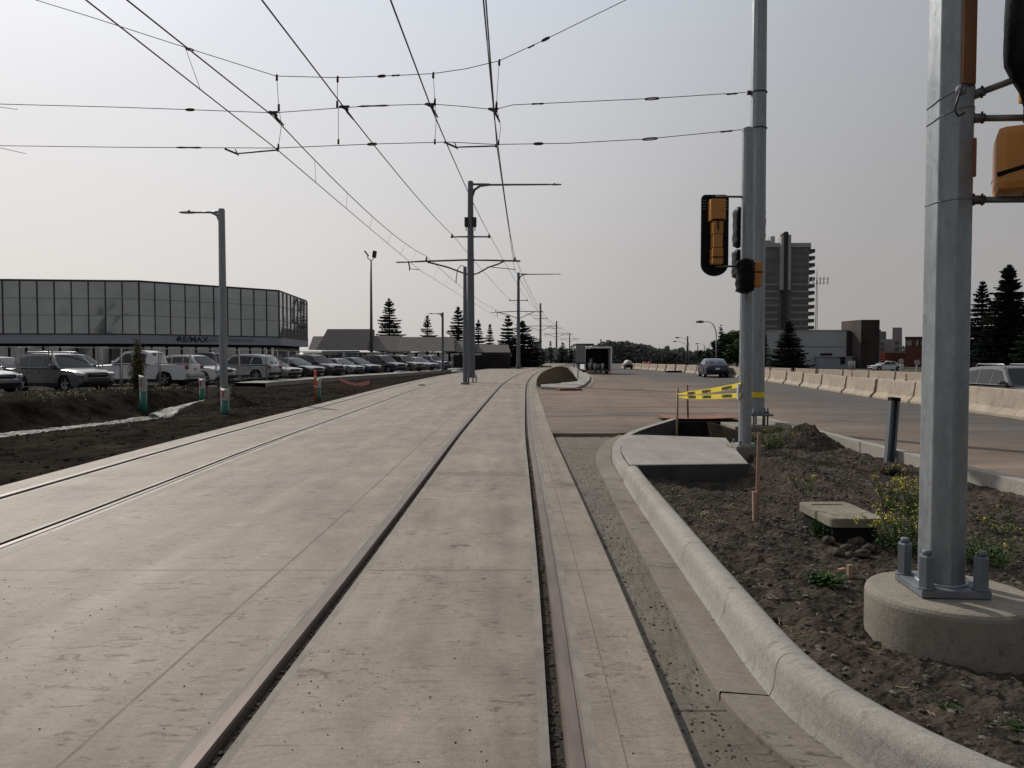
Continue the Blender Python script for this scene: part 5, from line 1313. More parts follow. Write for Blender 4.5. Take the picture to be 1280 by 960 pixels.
    for s in (-1, 1):
        m = MB(); m.box((fx-.20, s*(W/2-.235), lampz-.02), (.30, .30, .13), M_lampw, rot=Euler((0, R(10), s*R(-22))).to_matrix(), bevel=.03); m.build('headlight', t, local=True)
        m = MB(); m.box((-xc+.10, s*(W/2-.17), S['belt']-.16), (.18, .20 if kind != 'pickup' else .12, .20 if kind != 'sedan' else .13), M_lampr, rot=Euler((0, 0, s*R(12))).to_matrix(), bevel=.03)
        m.build('tail_light', t, local=True)
        m = MB(); mx = S['ws'][0][0]-xc-.25; m.box((mx, s*(W/2+.06), S['belt']+.09), (.14, .22, .14), pm, bevel=.035); m.build('mirror', t, local=True)
    m = MB(); gz = lampz-.05; m.box((fx-.045, 0, gz), (.05, W*.5, .15 if kind != 'pickup' else .26), M_trim, bevel=.02); m.box((fx-.02, 0, gz), (.03, W*.4, .015), M_rim)
    m.build('grille', t, local=True)
    m = MB(); m.box((fx-.06, 0, .40 if kind != 'pickup' else .55), (.14, W*.72, .18), M_trim, bevel=.03); m.build('front_bumper', t, local=True)
    m = MB(); m.box((-xc+.04, 0, .46 if kind != 'pickup' else .60), (.14, W*.84, .20), M_trim if kind != 'pickup' else M_rim, bevel=.03); m.build('rear_bumper', t, local=True)
    m = MB(); m.box((-xc-.0, 0, S['belt']-.25), (.05, .32, .13), M_plate); m.build('number_plate', t, local=True)
    if detail:
        for s in (-1, 1):
            for q in S['side']:
                hx = q[0][0]-xc+.18; m = MB(); m.box((hx, s*(W/2*.985), S['belt']-.14), (.17, .03, .03), pm, bevel=.008); m.build('door_handle', t, local=True)
            m = MB(); 
            for q in S['side'][1:]:
                hx = q[0][0]-xc-.03; m.box((hx, s*(W/2*.992), (S['belt']+.36)/2+.02), (.012, .012, S['belt']-.50), M_trim)
            m.box((0, s*(W/2*.965), .345), ((S['ax'][1]-S['ax'][0])-2*ra, .05, .12), M_trim, bevel=.01); m.build('side_trim', t, local=True)
    if rack:
        for s in (-1, 1): m = MB(); m.tube([(-1.6, s*W*.32, S['H']-.03), (-1.5, s*W*.32, S['H']+.05), (.1, s*W*.32, S['H']+.05), (.25, s*W*.32, S['H']-.05)], .02, M_rim, 6); m.build('roof_rail', t, local=True)
    if kind == 'pickup':
        m = MB(); m.box((-xc+1.0, 0, 1.203), (1.85, W*.80, .012), M_trim); m.build('bed_liner', t, local=True)
    if scale != 1.: t.scale = (scale,)*3
    return t
silver = paint('silver', (.36, .37, .38), .4); graphite = paint('graphite', (.075, .078, .082), .3); white = paint('white', (.66, .67, .68), 0); dark = paint('dark', (.03, .032, .036), .3)
navy = paint('navy', (.018, .026, .075), .3); grey = paint('grey', (.2, .205, .21), .5); taupe = paint('taupe', (.13, .12, .115), .4)
def build_cars():
    G1 = 'cars parked behind the temporary fence'
    def place(lab, kind, pm, px, Y, rz, **k): return car(lab, kind, pm, (px-640)/F*Y, Y, .032, R(rz), group=G1, **k)
    place('light silver suv cut by the left picture edge, nose toward the tracks', 'suv', silver, -38, 33.2, -22, scale=.95)
    place('graphite grey suv with chrome grille, second from the left edge', 'suv', graphite, 78, 35.2, -24, rack=True)
    place('white pickup truck behind the thin shrub, tailgate lamp to the right', 'pickup', white, 181, 41.5, 176)
    place('silver white suv directly right of the white pickup, sloping windshield', 'suv', silver, 245, 46, -20, scale=.97)
    place('silver suv facing away just right of the left street lamp', 'suv', silver, 302, 50.5, 172)
    place('grey sedan nose poking out beside the silver suv', 'sedan', grey, 336, 54, -24, detail=False)
    place('dark sedan with bright hood line, left of the large dark suv', 'sedan', dark, 365, 58, -24, detail=False, scale=1.05)
    place('large dark suv in front of the glass building corner', 'suv', dark, 395, 62, -26, detail=False, rack=True)
    place('silver grey car with rounded hood, right of the large dark suv', 'sedan', grey, 423, 67, -28, detail=False)
    place('dark blue suv under the blue wall sign', 'sedan', navy, 443, 71, -28, detail=False, scale=1.05)
    place('tall dark van-like suv in the middle of the far half of the row', 'suv', dark, 479, 75.5, -30, detail=False)
    place('dark taupe suv, third from the far end of the row', 'suv', taupe, 504, 81, -32, detail=False)
    place('grey sedan, second from the far end of the row', 'sedan', grey, 520, 86, -32, detail=False, scale=1.08)
    place('light silver pickup at the far end of the row', 'pickup', silver, 537, 91, -32, detail=False, scale=.92)
    # a second line of parked cars glimpsed behind
    place('dark suv glimpsed behind the graphite suv and the pickup', 'suv', dark, 95, 45, -10, detail=False)
    place('dark car glimpsed at the left edge behind the front row', 'sedan', dark, 0, 42, -10, detail=False, scale=1.1)
    place('black pickup glimpsed behind the left street lamp', 'pickup', dark, 262, 56, 178, detail=False)
    # on the road
    Yb = 61.5; car('dark blue sedan driving away beside the barriers', 'sedan', navy, (891-640)/F*Yb, Yb, -.012, R(84), nm='moving_car', scale=1.03)
    car('dark suv with roof rails in the sunken lane behind the barriers, far right', 'suv', graphite, (1274-640)/F*27.5, 27.5, -.46, R(-92), nm='moving_car', rack=True)
    Yw = 112
    car('white car parked in front of the brick buildings', 'sedan', white, (1107-640)/F*Yw, Yw, -.45, R(180), group=None, detail=False)
build_cars()

# ------------------------------------------------------------------ cargo trailer, sign, truck, far road bits
def build_midroad():
    Y = 71.; x0 = (747.5-640)/F*Y; t = thing('cargo_trailer', 'white enclosed cargo trailer with its rear open, buckets inside', 'trailer', (x0, Y, -.012))
    W, H, L = 2.45, 2.02, 5.; zf = .42; wh = mat('trailer_white', (.72, .73, .72), .5, var=.1, vscale=2)
    m = MB()
    for dx in (-1, 1): m.box((x0+dx*(W/2-.03), Y+L/2, zf+H/2), (.06, L, H), wh)
    m.box((x0, Y+L/2, zf+H-.03+.08), (W, L+.02, .10), wh); m.box((x0, Y+L-.03, zf+H/2), (W-.13, .05, H-.06), M_trim); m.build('body', t)
    m = MB(); m.box((x0, Y+L/2, zf-.04), (W-.14, L, .08), M_trim); m.box((x0, Y-.02, zf-.10), (W-.1, .08, .14), M_steel, bevel=.02); m.build('floor', t)
    m = MB(); m.box((x0, Y-.03, zf+H+.02), (W+.06, .08, .16), wh, bevel=.02)
    for dx in (-1, 1): m.box((x0+dx*W/2, Y-.03, zf+H/2-.05), (.13, .08, H-.02), wh, bevel=.02)
    m.build('rear_frame', t)
    m = MB(); m.box((x0, Y+2, zf+H/2), (W-.15, .03, H-.2), M_black); m.build('bulkhead', t)
    for dx in (-1, 1):
        for dy in (2.1, 3.):
            m = MB(); m.tube([(x0+dx*(W/2-.12)-.1, Y+dy, .34), (x0+dx*(W/2-.12)+.1, Y+dy, .34)], .34, M_tyre, 18); m.build('wheel', t)
    for dx in (-1, 1): m = MB(); m.box((x0+dx*(W/2-.16), Y-.08, .30), (.24, .04, .14), M_lampr); m.build('tail_light', t)
    for dx, hh, dy in ((-.75, .62, .4), (-.28, .55, .3), (.45, .55, .35), (-.55, 1.0, 1.2), (.1, .5, .9)):
        m = MB(); m.lathe((x0+dx, Y+dy, zf), [(.14, 0), (.17, hh), (.15, hh+.01)], M_bucket, 14); o = m.build('bucket'); tag(o, 'pale bucket standing inside the open cargo trailer', 'bucket', 'buckets inside the trailer')
    # tow vehicle stub left of the trailer: dark pickup ahead
    car('dark pickup parked ahead of the cargo trailer', 'pickup', dark, (738-640)/F*80, 80.5, -.012, R(92), detail=False)
    # traffic island with kerb and berm
    m = MB(); outer = [G(*p, 0) for p in ((676, 486.5), (705, 488), (719, 488), (730, 484), (737, 477), (737.5, 472), (733, 467), (727, 463), (721, 460))]
    inner = [G(*p, 0) for p in ((676, 483.5), (700, 482), (712, 477), (718, 471), (716, 465), (712, 460))]
    poly = [(p.x, p.y) for p in outer]+[(p.x, p.y) for p in inner[::-1]]
    m.prism(poly, -.3, .13, M_walk); m.sweep([(p.x, p.y, 0) for p in outer[1:]], [(-.02, -.2), (-.02, .10), (-.22, .135), (-.24, -.2)], M_kerb); m.sweep([(p.x, p.y, 0) for p in outer[1:]], [(.30, -.02), (.30, .012), (0, .0)], M_gut); struct('traffic_island', m)
    # berm of dark earth between slab edge and the island
    def bh(u, v): return .55*math.sin(math.pi*min(1, u*1.15))**.7*math.sin(math.pi*v)**.6
    m = MB(); vs = []; NU, NV = 50, 18
    for j in range(NV+1):
        v = j/NV
        for i in range(NU+1):
            u = i/NU; y = 40.5+u*62; xa = slabR(y)+.05
            xb = interp([(40.5, 1.6), (46, 4.0), (53, 4.5), (60, 4.95), (76, 5.9), (102.5, 7.5)], y); x = xa+(xb-xa)*v
            e = min(1, u*6)**.8; h = -.02+(.62*e*(1-.45*u))*math.sin(math.pi*min(1., v*.93+.04))**.8+.10*nz(x, y, 1.2, 4, 2.)+.04*nz(x, y, 5, 3, 6.)
            vs.append((x, y, h))
    n = NU+1; m.add(vs, [(j*n+i, j*n+i+1, (j+1)*n+i+1, (j+1)*n+i) for j in range(NV) for i in range(NU)], M_berm); struct('earth_berm', m)
    m = MB(); c = G(711, 487, .02); m.box((c.x, c.y-.3, .03), (1.1, .5, .12), M_red2, rz=R(12), bevel=.03); tag(m.build('kerb_form'), 'low red painted form lying at the tip of the traffic island', 'form board')
    # sign board on a post, seen from behind
    Y = 53; x = (722.5-640)/F*Y; t = thing('road_sign', 'grey sign board on a thin post at the traffic island, seen from behind', 'sign', (x, Y, .13))
    m = MB(); m.tube([(x, Y, .1), (x, Y, 1.45)], .035, M_galvd, 8); m.box((x, Y, .14), (.3, .3, .02), M_galvd); m.build('post', t)
    a = P(719.8, 431, Y); b = P(731.5, 453, Y); m = MB(); m.box(((a.x+b.x)/2, Y, (a.z+b.z)/2), (b.x-a.x, .05, a.z-b.z), M_signback, bevel=.01); m.build('board', t)
    m = MB(); m.box(((a.x+b.x)/2, Y+.05, b.z-.06), (b.x-a.x, .18, .12), M_fit, bevel=.01); m.build('battery_box', t)
    # shelter roof behind the sign
    Y = 98; xa, xb = (720-640)/F*Y, (742.5-640)/F*Y; t = thing('transit_shelter', 'dark flat roofed shelter beyond the trailer, only its roof edge showing', 'shelter', ((xa+xb)/2, Y+2, 0))
    zt = P(730, 429.5, Y).z; m = MB(); m.box(((xa+xb)/2, Y+3, zt-.12), (xb-xa, 6, .25), M_fit); m.build('roof', t)
    for xx in (xa+.2, xb-.2):
        for yy in (Y+.3, Y+5.7): m = MB(); m.box((xx, yy, zt/2-.12), (.12, .12, zt-.25), M_steel); m.build('post', t)
    # concrete mixer truck far away
    Y = 97; x = (786-640)/F*Y; t = thing('tank_trailer', 'small far tank trailer with white rounded top and dark body on the road', 'trailer', (x, Y, 0))
    m = MB(); m.tube([(x, Y-.35, .70), (x, Y-.2, .72), (x, Y+1.4, .74), (x, Y+1.6, .72)], [.25, .44, .46, .3], M_white, 20); m.build('drum', t)
    m = MB(); m.box((x, Y+.6, .42), (.95, 2.0, .42), M_trim, bevel=.05); m.box((x, Y-.5, .36), (.8, .2, .3), M_trim, bevel=.04); m.build('chassis', t)
    for dx in (-.42, .42): m = MB(); m.tube([(x+dx-.08, Y+.6, .25), (x+dx+.08, Y+.6, .25)], .25, M_tyre, 16); m.build('wheel', t)
    # orange water-filled barricades
    for k, (px, w) in enumerate(((806, .85), (812, .6))):
        Y = 100+k*4; x = (px-640)/F*Y; t = thing('water_barricade', 'red plastic barricade at the start of the far barriers, '+('left one' if k == 0 else 'right one'), 'barricade', (x, Y, 0))
        m = MB(); m.box((x, Y, .45), (w, .45, .9), M_redtape, bevel=.08, taper=.7); m.build('body', t); m = MB(); m.box((x, Y, .95), (.2, .2, .12), M_redtape, bevel=.02); m.build('filler_cap', t)
    # dark scrap on the asphalt near the barriers
    c = G(843, 465.5); m = MB(); m.box((c.x, c.y, .08), (1.7, .8, .22), M_trim, rz=R(10), bevel=.06); tag(m.build('rubber_mat'), 'dark flat object lying on the asphalt before the far barriers', 'debris')
    c = G(568, 481.5-.5); m = MB(); m.box((c.x, c.y, .03), (.5, .4, .05), M_trim, rz=R(20), bevel=.01)
    c = G(527, 481.8); m = MB(); m.lathe((c.x, c.y, 0), [(.20, 0), (.18, .05), (.08, .06)], M_trim, 14); tag(m.build('black_cap'), 'small dark cap lying on the slab between the left track rails', 'cap')
    # white covered heaps at the left sidewalk
    for px, py, s, lab in ((571, 465.5, .26, 'white bag lying by the left sidewalk near the thin riser pole'), (499, 467, .26, 'pale bag beside the sidewalk in front of the far cars')):
        c = G(px, py, 0); bm = bmesh.new(); bmesh.ops.create_icosphere(bm, subdivisions=3, radius=1); mb = MB()
        vs = [Vector(v.co)*(1+.3*noise.noise(v.co*1.6+Vector((px, 0, 0)))) for v in bm.verts]; fs = [[v.index for v in f.verts] for f in bm.faces]; bm.free()
        mb.add([(c.x+v.x*s*2.2, c.y+v.y*s, max(.0, v.z*s*.8+.05)) for v in vs], fs, M_white, True); tag(mb.build('sack'), lab, 'bag')
M_bucket = mat('bucket_grey', (.35, .36, .37), .5); M_berm = mat('berm_earth', (.034, .028, .02), .95, var=.5, vscale=3, dirt=(.055, .045, .028), dirtamt=.6, bump=1., bscale=14)
M_red2 = mat('form_red', (.18, .035, .02), .7); M_signback = mat('sign_back', (.20, .21, .225), .55, metal=.3, var=.1)
build_midroad()

# ------------------------------------------------------------------ buildings
def wallbox(p0, p1, z0, z1, depth, m, mb=None):
    """wall slab from p0 to p1, thickness going away to the left of p0->p1"""
    mb = mb or MB(); a, b = Vector((*p0, 0)), Vector((*p1, 0)); d = (b-a).normalized(); n = Vector((-d.y, d.x, 0))*depth
    vs = [Vector((v.x, v.y, z)) for z in (z0, z1) for v in (a, b, b+n, a+n)]
    return mb.add(vs, [(3, 2, 1, 0), (4, 5, 6, 7), (0, 1, 5, 4), (1, 2, 6, 5), (2, 3, 7, 6), (3, 0, 4, 7)], m)
def glass_office():
    A = [(-62., 66.0), (-33.4, 69.0), (-23.9, 79.0), (-24.9, 93.5), (-62, 98)]
    t = thing('office_building', 'low glass fronted office building with a real estate name band on the left', 'building', (-42, 80, 0))
    H, zb, zf = 8.45, 3.62, 2.78
    core = MB(); n = 5; off = [(-61.8, 66.4), (-33.6, 69.4), (-24.35, 79.2), (-25.3, 93.2), (-61.8, 97.6)]
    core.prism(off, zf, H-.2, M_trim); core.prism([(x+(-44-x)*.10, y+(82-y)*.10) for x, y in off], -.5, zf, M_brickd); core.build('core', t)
    roof = MB(); roof.prism(A, H-.16, H, M_fit); roof.build('roof_edge', t)
    # curtain wall: one pane mesh per bay row (facade-wide), mullions as frames
    for k in range(3):
        a, b = Vector((*A[k], 0)), Vector((*A[k+1], 0)); L = (b-a).length; d = (b-a)/L; nrm = Vector((d.y, -d.x, 0)); nb = {0: 20, 1: 10, 2: 8}[k]
        gl = M_office if k < 2 else M_office2; zs = [zb, zb+(H-.16-zb)*.36, zb+(H-.16-zb)*.68, H-.16]
        for i in range(nb):
            m = MB()
            for j in range(3):
                p, q = a+d*(L*i/nb+.03), a+d*(L*(i+1)/nb-.03); tilt = nrm*random.uniform(-.012, .012); til2 = nrm*random.uniform(-.012, .012)
                m.add([Vector((p.x, p.y, zs[j]+.02))+tilt, Vector((q.x, q.y, zs[j]+.02))-tilt, Vector((q.x, q.y, zs[j+1]-.02))-til2, Vector((p.x, p.y, zs[j+1]-.02))+til2], [(0, 1, 2, 3)], gl)
            m.build('window', t)
        m = MB()
        for i in range(nb+1):
            p = a+d*(L*i/nb); w = .10 if i in (0, nb) else .055; m.box((p.x+nrm.x*.03, p.y+nrm.y*.03, (zb+H-.16)/2), (w, .12, H-.16-zb), M_mulld if k < 2 else M_mull, rz=math.atan2(d.y, d.x))
        m.build('mullions', t)
        m = MB(); c = (a+b)/2
        for z in zs[1:3]: m.box((c.x+nrm.x*.02, c.y+nrm.y*.02, z), (L-.1, .08, .05), M_mull, rz=math.atan2(d.y, d.x))
        m.build('transoms', t)
        m = MB(); wallbox(tuple((a+nrm*.12)[:2]), tuple((b+nrm*.12)[:2]), zf, zb, .35, M_fascia, m); wallbox(tuple((a+nrm*.16)[:2]), tuple((b+nrm*.16)[:2]), zb-.04, zb+.05, .2, M_fit, m); m.build('fascia', t)
        # ground floor glazing under the overhang
        m = MB(); s = nrm*-.9
        nb2 = nb
        for i in range(nb2):
            p, q = a+s+d*(L*i/nb2+.12), a+s+d*(L*(i+1)/nb2-.12)
            m.add([Vector((p.x, p.y, .35)), Vector((q.x, q.y, .35)), Vector((q.x, q.y, zf-.25)), Vector((p.x, p.y, zf-.25))], [(0, 1, 2, 3)], M_office)
        m.build('shopfront', t)
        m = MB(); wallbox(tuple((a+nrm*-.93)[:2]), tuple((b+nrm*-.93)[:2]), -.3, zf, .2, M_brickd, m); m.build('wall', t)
    # lettering on the second face
    a, b = Vector((*A[1], 0)), Vector((*A[2], 0)); d = (b-a).normalized(); nrm = Vector((d.y, -d.x, 0)); L = (b-a).length
    def put(txt, px, size, bold, m_, sx=1.):
        # find distance along the face seen at this pixel
        k = (px-640)/F; s = (k*a.y-a.x)/(d.x-k*d.y); p = a+d*s+nrm*.135; z = (zf+zb)/2
        M4 = Matrix(((d.x, 0, nrm.x, p.x-t.location.x), (d.y, 0, nrm.y, p.y-t.location.y), (0, 1, 0, z), (0, 0, 0, 1)))
        text_mesh(txt, size, m_, 'lettering', t, M4, bold=bold, sx=sx)
        return p
    put('RE/MAX', 241, .72, .02, M_navyink, 1.15); put('REAL ESTATE', 275, .42, .006, M_paleink, 1.1); put('EDMONTON', 303, .38, .006, M_paleink, 1.1)
    k = (222.5-640)/F; s = (k*a.y-a.x)/(d.x-k*d.y); p = a+d*s+nrm*.14; m = MB(); n = 16; R_ = .17; zc = (zf+zb)/2+.04
    m.add([Vector((p.x, p.y, zc))+d*(R_*math.cos(i/n*6.2832))+Vector((0, 0, R_*.95*math.sin(i/n*6.2832))) for i in range(n)], [tuple(range(n))], M_navyink)
    m.add([Vector((p.x, p.y, zc-.24))+d*v[0]+Vector((0, 0, v[1])) for v in ((-.06, 0), (.06, 0), (.07, .06), (-.07, .06))], [(0, 1, 2, 3)], M_navyink); m.build('balloon_emblem', t)
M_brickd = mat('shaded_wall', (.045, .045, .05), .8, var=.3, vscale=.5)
def office_glass(name, col, met, rough=.06):
    m = mat(name, col, rough, metal=met, var=.18, vscale=.25); return m
M_office = office_glass('office_glass', (.43, .455, .465), .75); M_office2 = office_glass('office_glass_bright', (.30, .31, .31), .75, .05)
M_mulld = mat('mullion_dark', (.06, .062, .066), .5)
M_mull = mat('mullion_alu', (.27, .28, .29), .5, metal=.3); M_fascia = mat('fascia_panel', (.36, .375, .44), .5, var=.12, vscale=.3); M_navyink = mat('navy_letters', (.012, .014, .035), .5); M_paleink = mat('faded_letters', (.15, .165, .24), .5)
glass_office()

def mansard():
    Y = 104
    def X(px, Y_=Y): return (px-640)/F*Y_
    def Z(py, Y_=Y): return CH+(446-py)/F*Y_
    t = thing('strip_mall', 'low strip mall with sloping brown shingle roofs behind the parked cars', 'building', (X(480), Y+5, 0))
    m = MB(); m.prism([(X(376), Y+1.2), (X(638), Y+1.2), (X(638), Y+14), (X(376), Y+14)], -.5, 2.2, M_mallwall); m.build('wall', t)
    for x0, x1, yt, yb, i0, i1, dy in ((378, 402, 419, 437, 0, 2, 3), (395, 459.5, 410.5, 437.5, 8.5, .5, 0), (458, 495, 419, 438.5, 0, .5, 1.), (494.5, 568, 420.5, 439, 0, 3.5, .6), (566, 592, 425, 440, 0, 1, 2.), (590, 640, 430, 446, 1, 5, 3)):
        m = MB(); ya, yb_ = Y+dy, Y+dy+2.8
        a0, a1 = X(x0), X(x1); b0, b1 = X(x0+i0), X(x1-i1)
        vs = [(a0, ya, Z(yb)), (a1, ya, Z(yb)), (b1, yb_, Z(yt)), (b0, yb_, Z(yt)), (a0, ya+6, Z(yb)), (a1, ya+6, Z(yb)), (b1, yb_+3, Z(yt)), (b0, yb_+3, Z(yt))]
        m.add(vs, [(0, 1, 2, 3), (1, 5, 6, 2), (4, 0, 3, 7), (3, 2, 6, 7), (5, 4, 7, 6), (0, 4, 5, 1)], M_shingle); m.build('roof', t)
    for x0, x1, mm, nm in ((402, 421, M_signw, 'white_sign'), (421.5, 449, M_signb, 'blue_sign'), (486, 514, M_signw, 'white_sign')):
        if x0 == 486: x0, x1, yy = 486, 513, (438.6, 440.4)
        else: yy = (438.5, 443.5)
        m = MB(); m.box(((X(x0)+X(x1))/2, Y+.35, (Z(yy[0])+Z(yy[1]))/2), (X(x1)-X(x0), .2, Z(yy[0])-Z(yy[1])), mm); m.build(nm, t)
    for px in range(400, 600, 14):
        m = MB(); m.box((X(px), Y+1.1, 1.1), (1.2, .12, 1.9), M_office); m.build('shop_window', t)
    # reddish fence wall further right
    m = MB(); 
    for i in range(22): m.box((X(568)+i*.33*1.0, Y+.2+i*.02, .75), (.30, .05, 2.2+random.uniform(-.02, .02)), M_fencew)
    o = m.build('board_fence'); tag(o, 'dark brown board fence right of the strip mall, behind the centre pole', 'fence')
    # low building with chimney and tall red sign far beyond
    Y2 = 165
    t = thing('brick_building', 'far low brick building with a small tower, left of the third centre pole', 'building', (X(672, Y2), Y2, 0))
    m = MB(); m.box((X(669, Y2), Y2+5, .9), (4.5, 3, 3.0), M_farbrick); m.build('wall', t)
    m = MB(); m.box((X(669, Y2), Y2+5, 2.5), (5, 3.4, .3), M_fit); m.build('roof', t)
    m = MB(); m.box((X(671.5, Y2), Y2, Z(428, Y2)/2), (1.1, .5, Z(428, Y2)), M_farbrick); m.box((X(671.5, Y2), Y2-.3, Z(433, Y2)), (1.3, .2, 1.8), M_signback); m.build('pylon_sign', t)
    m = MB(); m.box((X(666, Y2), Y2-.5, Z(440, Y2)), (1.3, .2, 1.6), M_red); m.box((X(666, Y2), Y2-.7, Z(442.5, Y2)), (1.4, .2, .5), M_signw); m.build('red_sign', t)
M_mallwall = mat('mall_wall', (.055, .05, .045), .9, var=.4, vscale=.5); M_signw = mat('sign_white', (.36, .35, .33), .6); M_signb = mat('sign_blue', (.05, .11, .24), .6)
M_fencew = mat('fence_boards', (.035, .03, .028), .9, var=.3, vscale=1); M_farbrick = mat('far_brick', (.05, .035, .032), .9, var=.3, vscale=.5)
def shingle():
    m, nt, b = newmat('wood_shingle'); L = nt.links.new; b.inputs['Roughness'].default_value = .9
    tc = nn(nt, 'ShaderNodeTexCoord'); mp = nn(nt, 'ShaderNodeMapping'); mp.inputs['Scale'].default_value = (5, 5, 1.2); L(tc.outputs['Object'], mp.inputs[0])
    n = nn(nt, 'ShaderNodeTexNoise', Scale=1.2, Detail=8., Roughness=.75); L(mp.outputs[0], n.inputs[0])
    w = nn(nt, 'ShaderNodeTexWave', wave_type='BANDS', bands_direction='Z', Scale=1.4, Distortion=.6); L(tc.outputs['Object'], w.inputs[0])
    r = nn(nt, 'ShaderNodeValToRGB'); L(n.outputs[0], r.inputs[0]); r.color_ramp.elements[0].position = .35; r.color_ramp.elements[0].color = (.135, .12, .108, 1); r.color_ramp.elements[1].position = .65; r.color_ramp.elements[1].color = (.25, .225, .205, 1)
    mr = nn(nt, 'ShaderNodeMapRange'); mr.inputs[3].default_value = .82; mr.inputs[4].default_value = 1.05; L(w.outputs[0], mr.inputs[0])
    h = nn(nt, 'ShaderNodeVectorMath', operation='SCALE'); L(r.outputs[0], h.inputs[0]); L(mr.outputs[0], h.inputs['Scale']); L(h.outputs[0], b.inputs['Base Color']); return m
M_shingle = shingle()
mansard()

def highrise():
    Y = 270; sc = Y/F
    def X(px): return (px-640)*sc
    def Z(py): return CH+(446-py)*sc
    t = thing('apartment_tower', 'grey high rise apartment tower with stacked balconies, behind the signal poles', 'building', (X(968), Y+10, -.6))
    x0, x1 = X(930), X(1009.5); zt = Z(307)
    m = MB(); m.prism([(x0, Y), (x1, Y), (x1*(Y+18)/Y-.5, Y+18), (x0*(Y+18)/Y, Y+18)], -.6, zt, M_towerw); m.build('wall', t)
    m = MB(); m.prism([(x0-.3, Y-.4), (x1+.5, Y-.4), (x1*(Y+18)/Y, Y+18.3), (x0*(Y+18)/Y, Y+18.3)], zt-.85, zt+.65, M_towerc); m.build('cornice', t)
    nf = 13; fh = (zt-Z(413))/12.2
    for k in range(nf+2):
        z = zt-1.6-k*fh
        if z < 1: break
        if k > 4:
            m = MB(); m.box((x0+(X(972)-x0)/2, Y-.05, z), (X(972)-x0, .35, .7), M_towerc2); m.box(((X(987)+x1)/2, Y-.05, z), (x1-X(987), .35, .7), M_towerc2); m.build('floor_band', t)
        for (a, b) in ((932, 938), (942, 951), (955, 968), (990, 999), (1002, 1008)):
            if random.random() < .1: continue
            m = MB(); m.box(((X(a)+X(b))/2, Y-.02, z-fh*.45), (X(b)-X(a), .12, fh*.48), M_towerg); m.build('window', t)
        m = MB(); bx = x1+1.1; m.box((bx, Y+3, z-.8), (2.6, 4.5, .28), M_towerc2); m.build('balcony', t)
        rl = MB(); rl.box((bx+.05, Y+.8, z-.2), (2.5, .10, .95), M_fit); rl.box((bx+1.25, Y+3, z-.2), (.08, 4.5, .95), M_fit); rl.build('balcony_rail', t)
    # tall stair fins with rounded head
    for a, b, top, mm, dy in ((972.5, 976, 296, M_towerc, -1.6), (976, 981.5, 292.5, M_fit2, -1.2), (981.5, 985, 293.5, M_towerc, -1.6)):
        m = MB(); w = X(b)-X(a); zz = Z(top); zb_ = Z(413) if mm is M_fit2 else Z(362); m.box(((X(a)+X(b))/2, Y+dy+1.5, (zz+zb_)/2-.5), (w, 3.4, zz-zb_), mm, bevel=.25 if mm is not M_fit2 else 0); m.build('stair_fin', t)
    m = MB(); m.tube([(X(978.5), Y-1.8, Z(294.5)), (X(978.5), Y+2, Z(294.5))], (X(981.5)-X(976))/2+.1, M_fit2, 20); m.build('fin_head', t)
    m = MB(); m.box((X(963), Y+8, Z(303)), (3.4, 6, 2.4), M_towerc2); m.box((X(969.5), Y+6, Z(301)), (1.5, 3, 4), M_towerc); m.box((X(956), Y+8, Z(305)), (3, 5, 1.6), M_towerc2); m.build('roof_plant', t)
    # antenna mast
    Ym = 230; s2 = Ym/F; x = (1019.5-640)*s2; zt = CH+(446-334)*s2; t = thing('antenna_mast', 'lattice antenna mast with panel antennas right of the apartment tower', 'antenna mast', (x, Ym, -.6))
    m = MB(); r = .35
    for a in (90, 210, 330): m.tube([(x+r*math.cos(R(a)), Ym+r*math.sin(R(a)), -.6), (x+r*.7*math.cos(R(a)), Ym+r*.7*math.sin(R(a)), zt-4)], .07, M_steel, 5)
    for k in range(26):
        z = k*.9; 
        for a in (90, 210, 330): m.tube([(x+r*math.cos(R(a)), Ym+r*math.sin(R(a)), z), (x+r*math.cos(R(a+120)), Ym+r*math.sin(R(a+120)), z+.9)], .03, M_steel, 4)
    m.tube([(x, Ym, zt-5), (x, Ym, zt)], .10, M_steel, 6); m.build('lattice', t)
    za = CH+(446-352)*s2
    m = MB(); m.tube([(x-2.6, Ym, za+.7), (x+3.4, Ym, za+.7)], .06, M_steel, 6); m.tube([(x-2.0, Ym, za-.6), (x+3.2, Ym, za-.5)], .05, M_steel, 6); m.build('head_frame', t)
    for dx in (-2.4, -1.2, .9, 2.0, 3.2): m = MB(); m.box((x+dx, Ym-.2, za+.1), (.28, .2, 2.3), M_towerc, bevel=.05); m.build('panel_antenna', t)
M_towerw = mat('tower_wall', (.185, .182, .18), .85, var=.25, vscale=.15); M_towerc = mat('tower_trim', (.36, .355, .35), .8, var=.15, vscale=.3); M_towerc2 = mat('tower_band', (.26, .255, .25), .8, var=.15, vscale=.3); M_towerg = mat('tower_glass', (.10, .102, .108), .35)
M_fit2 = mat('shaft_dark', (.045, .034, .034), .7)
highrise()
def block(m, x0, x1, Y, dep, z0, z1, mm, k=1.0):
    f = 1+(dep/Y)*k; m.prism([(x0, Y), (x1, Y), (x1*f, Y+dep), (x0*f, Y+dep)], z0, z1, mm)
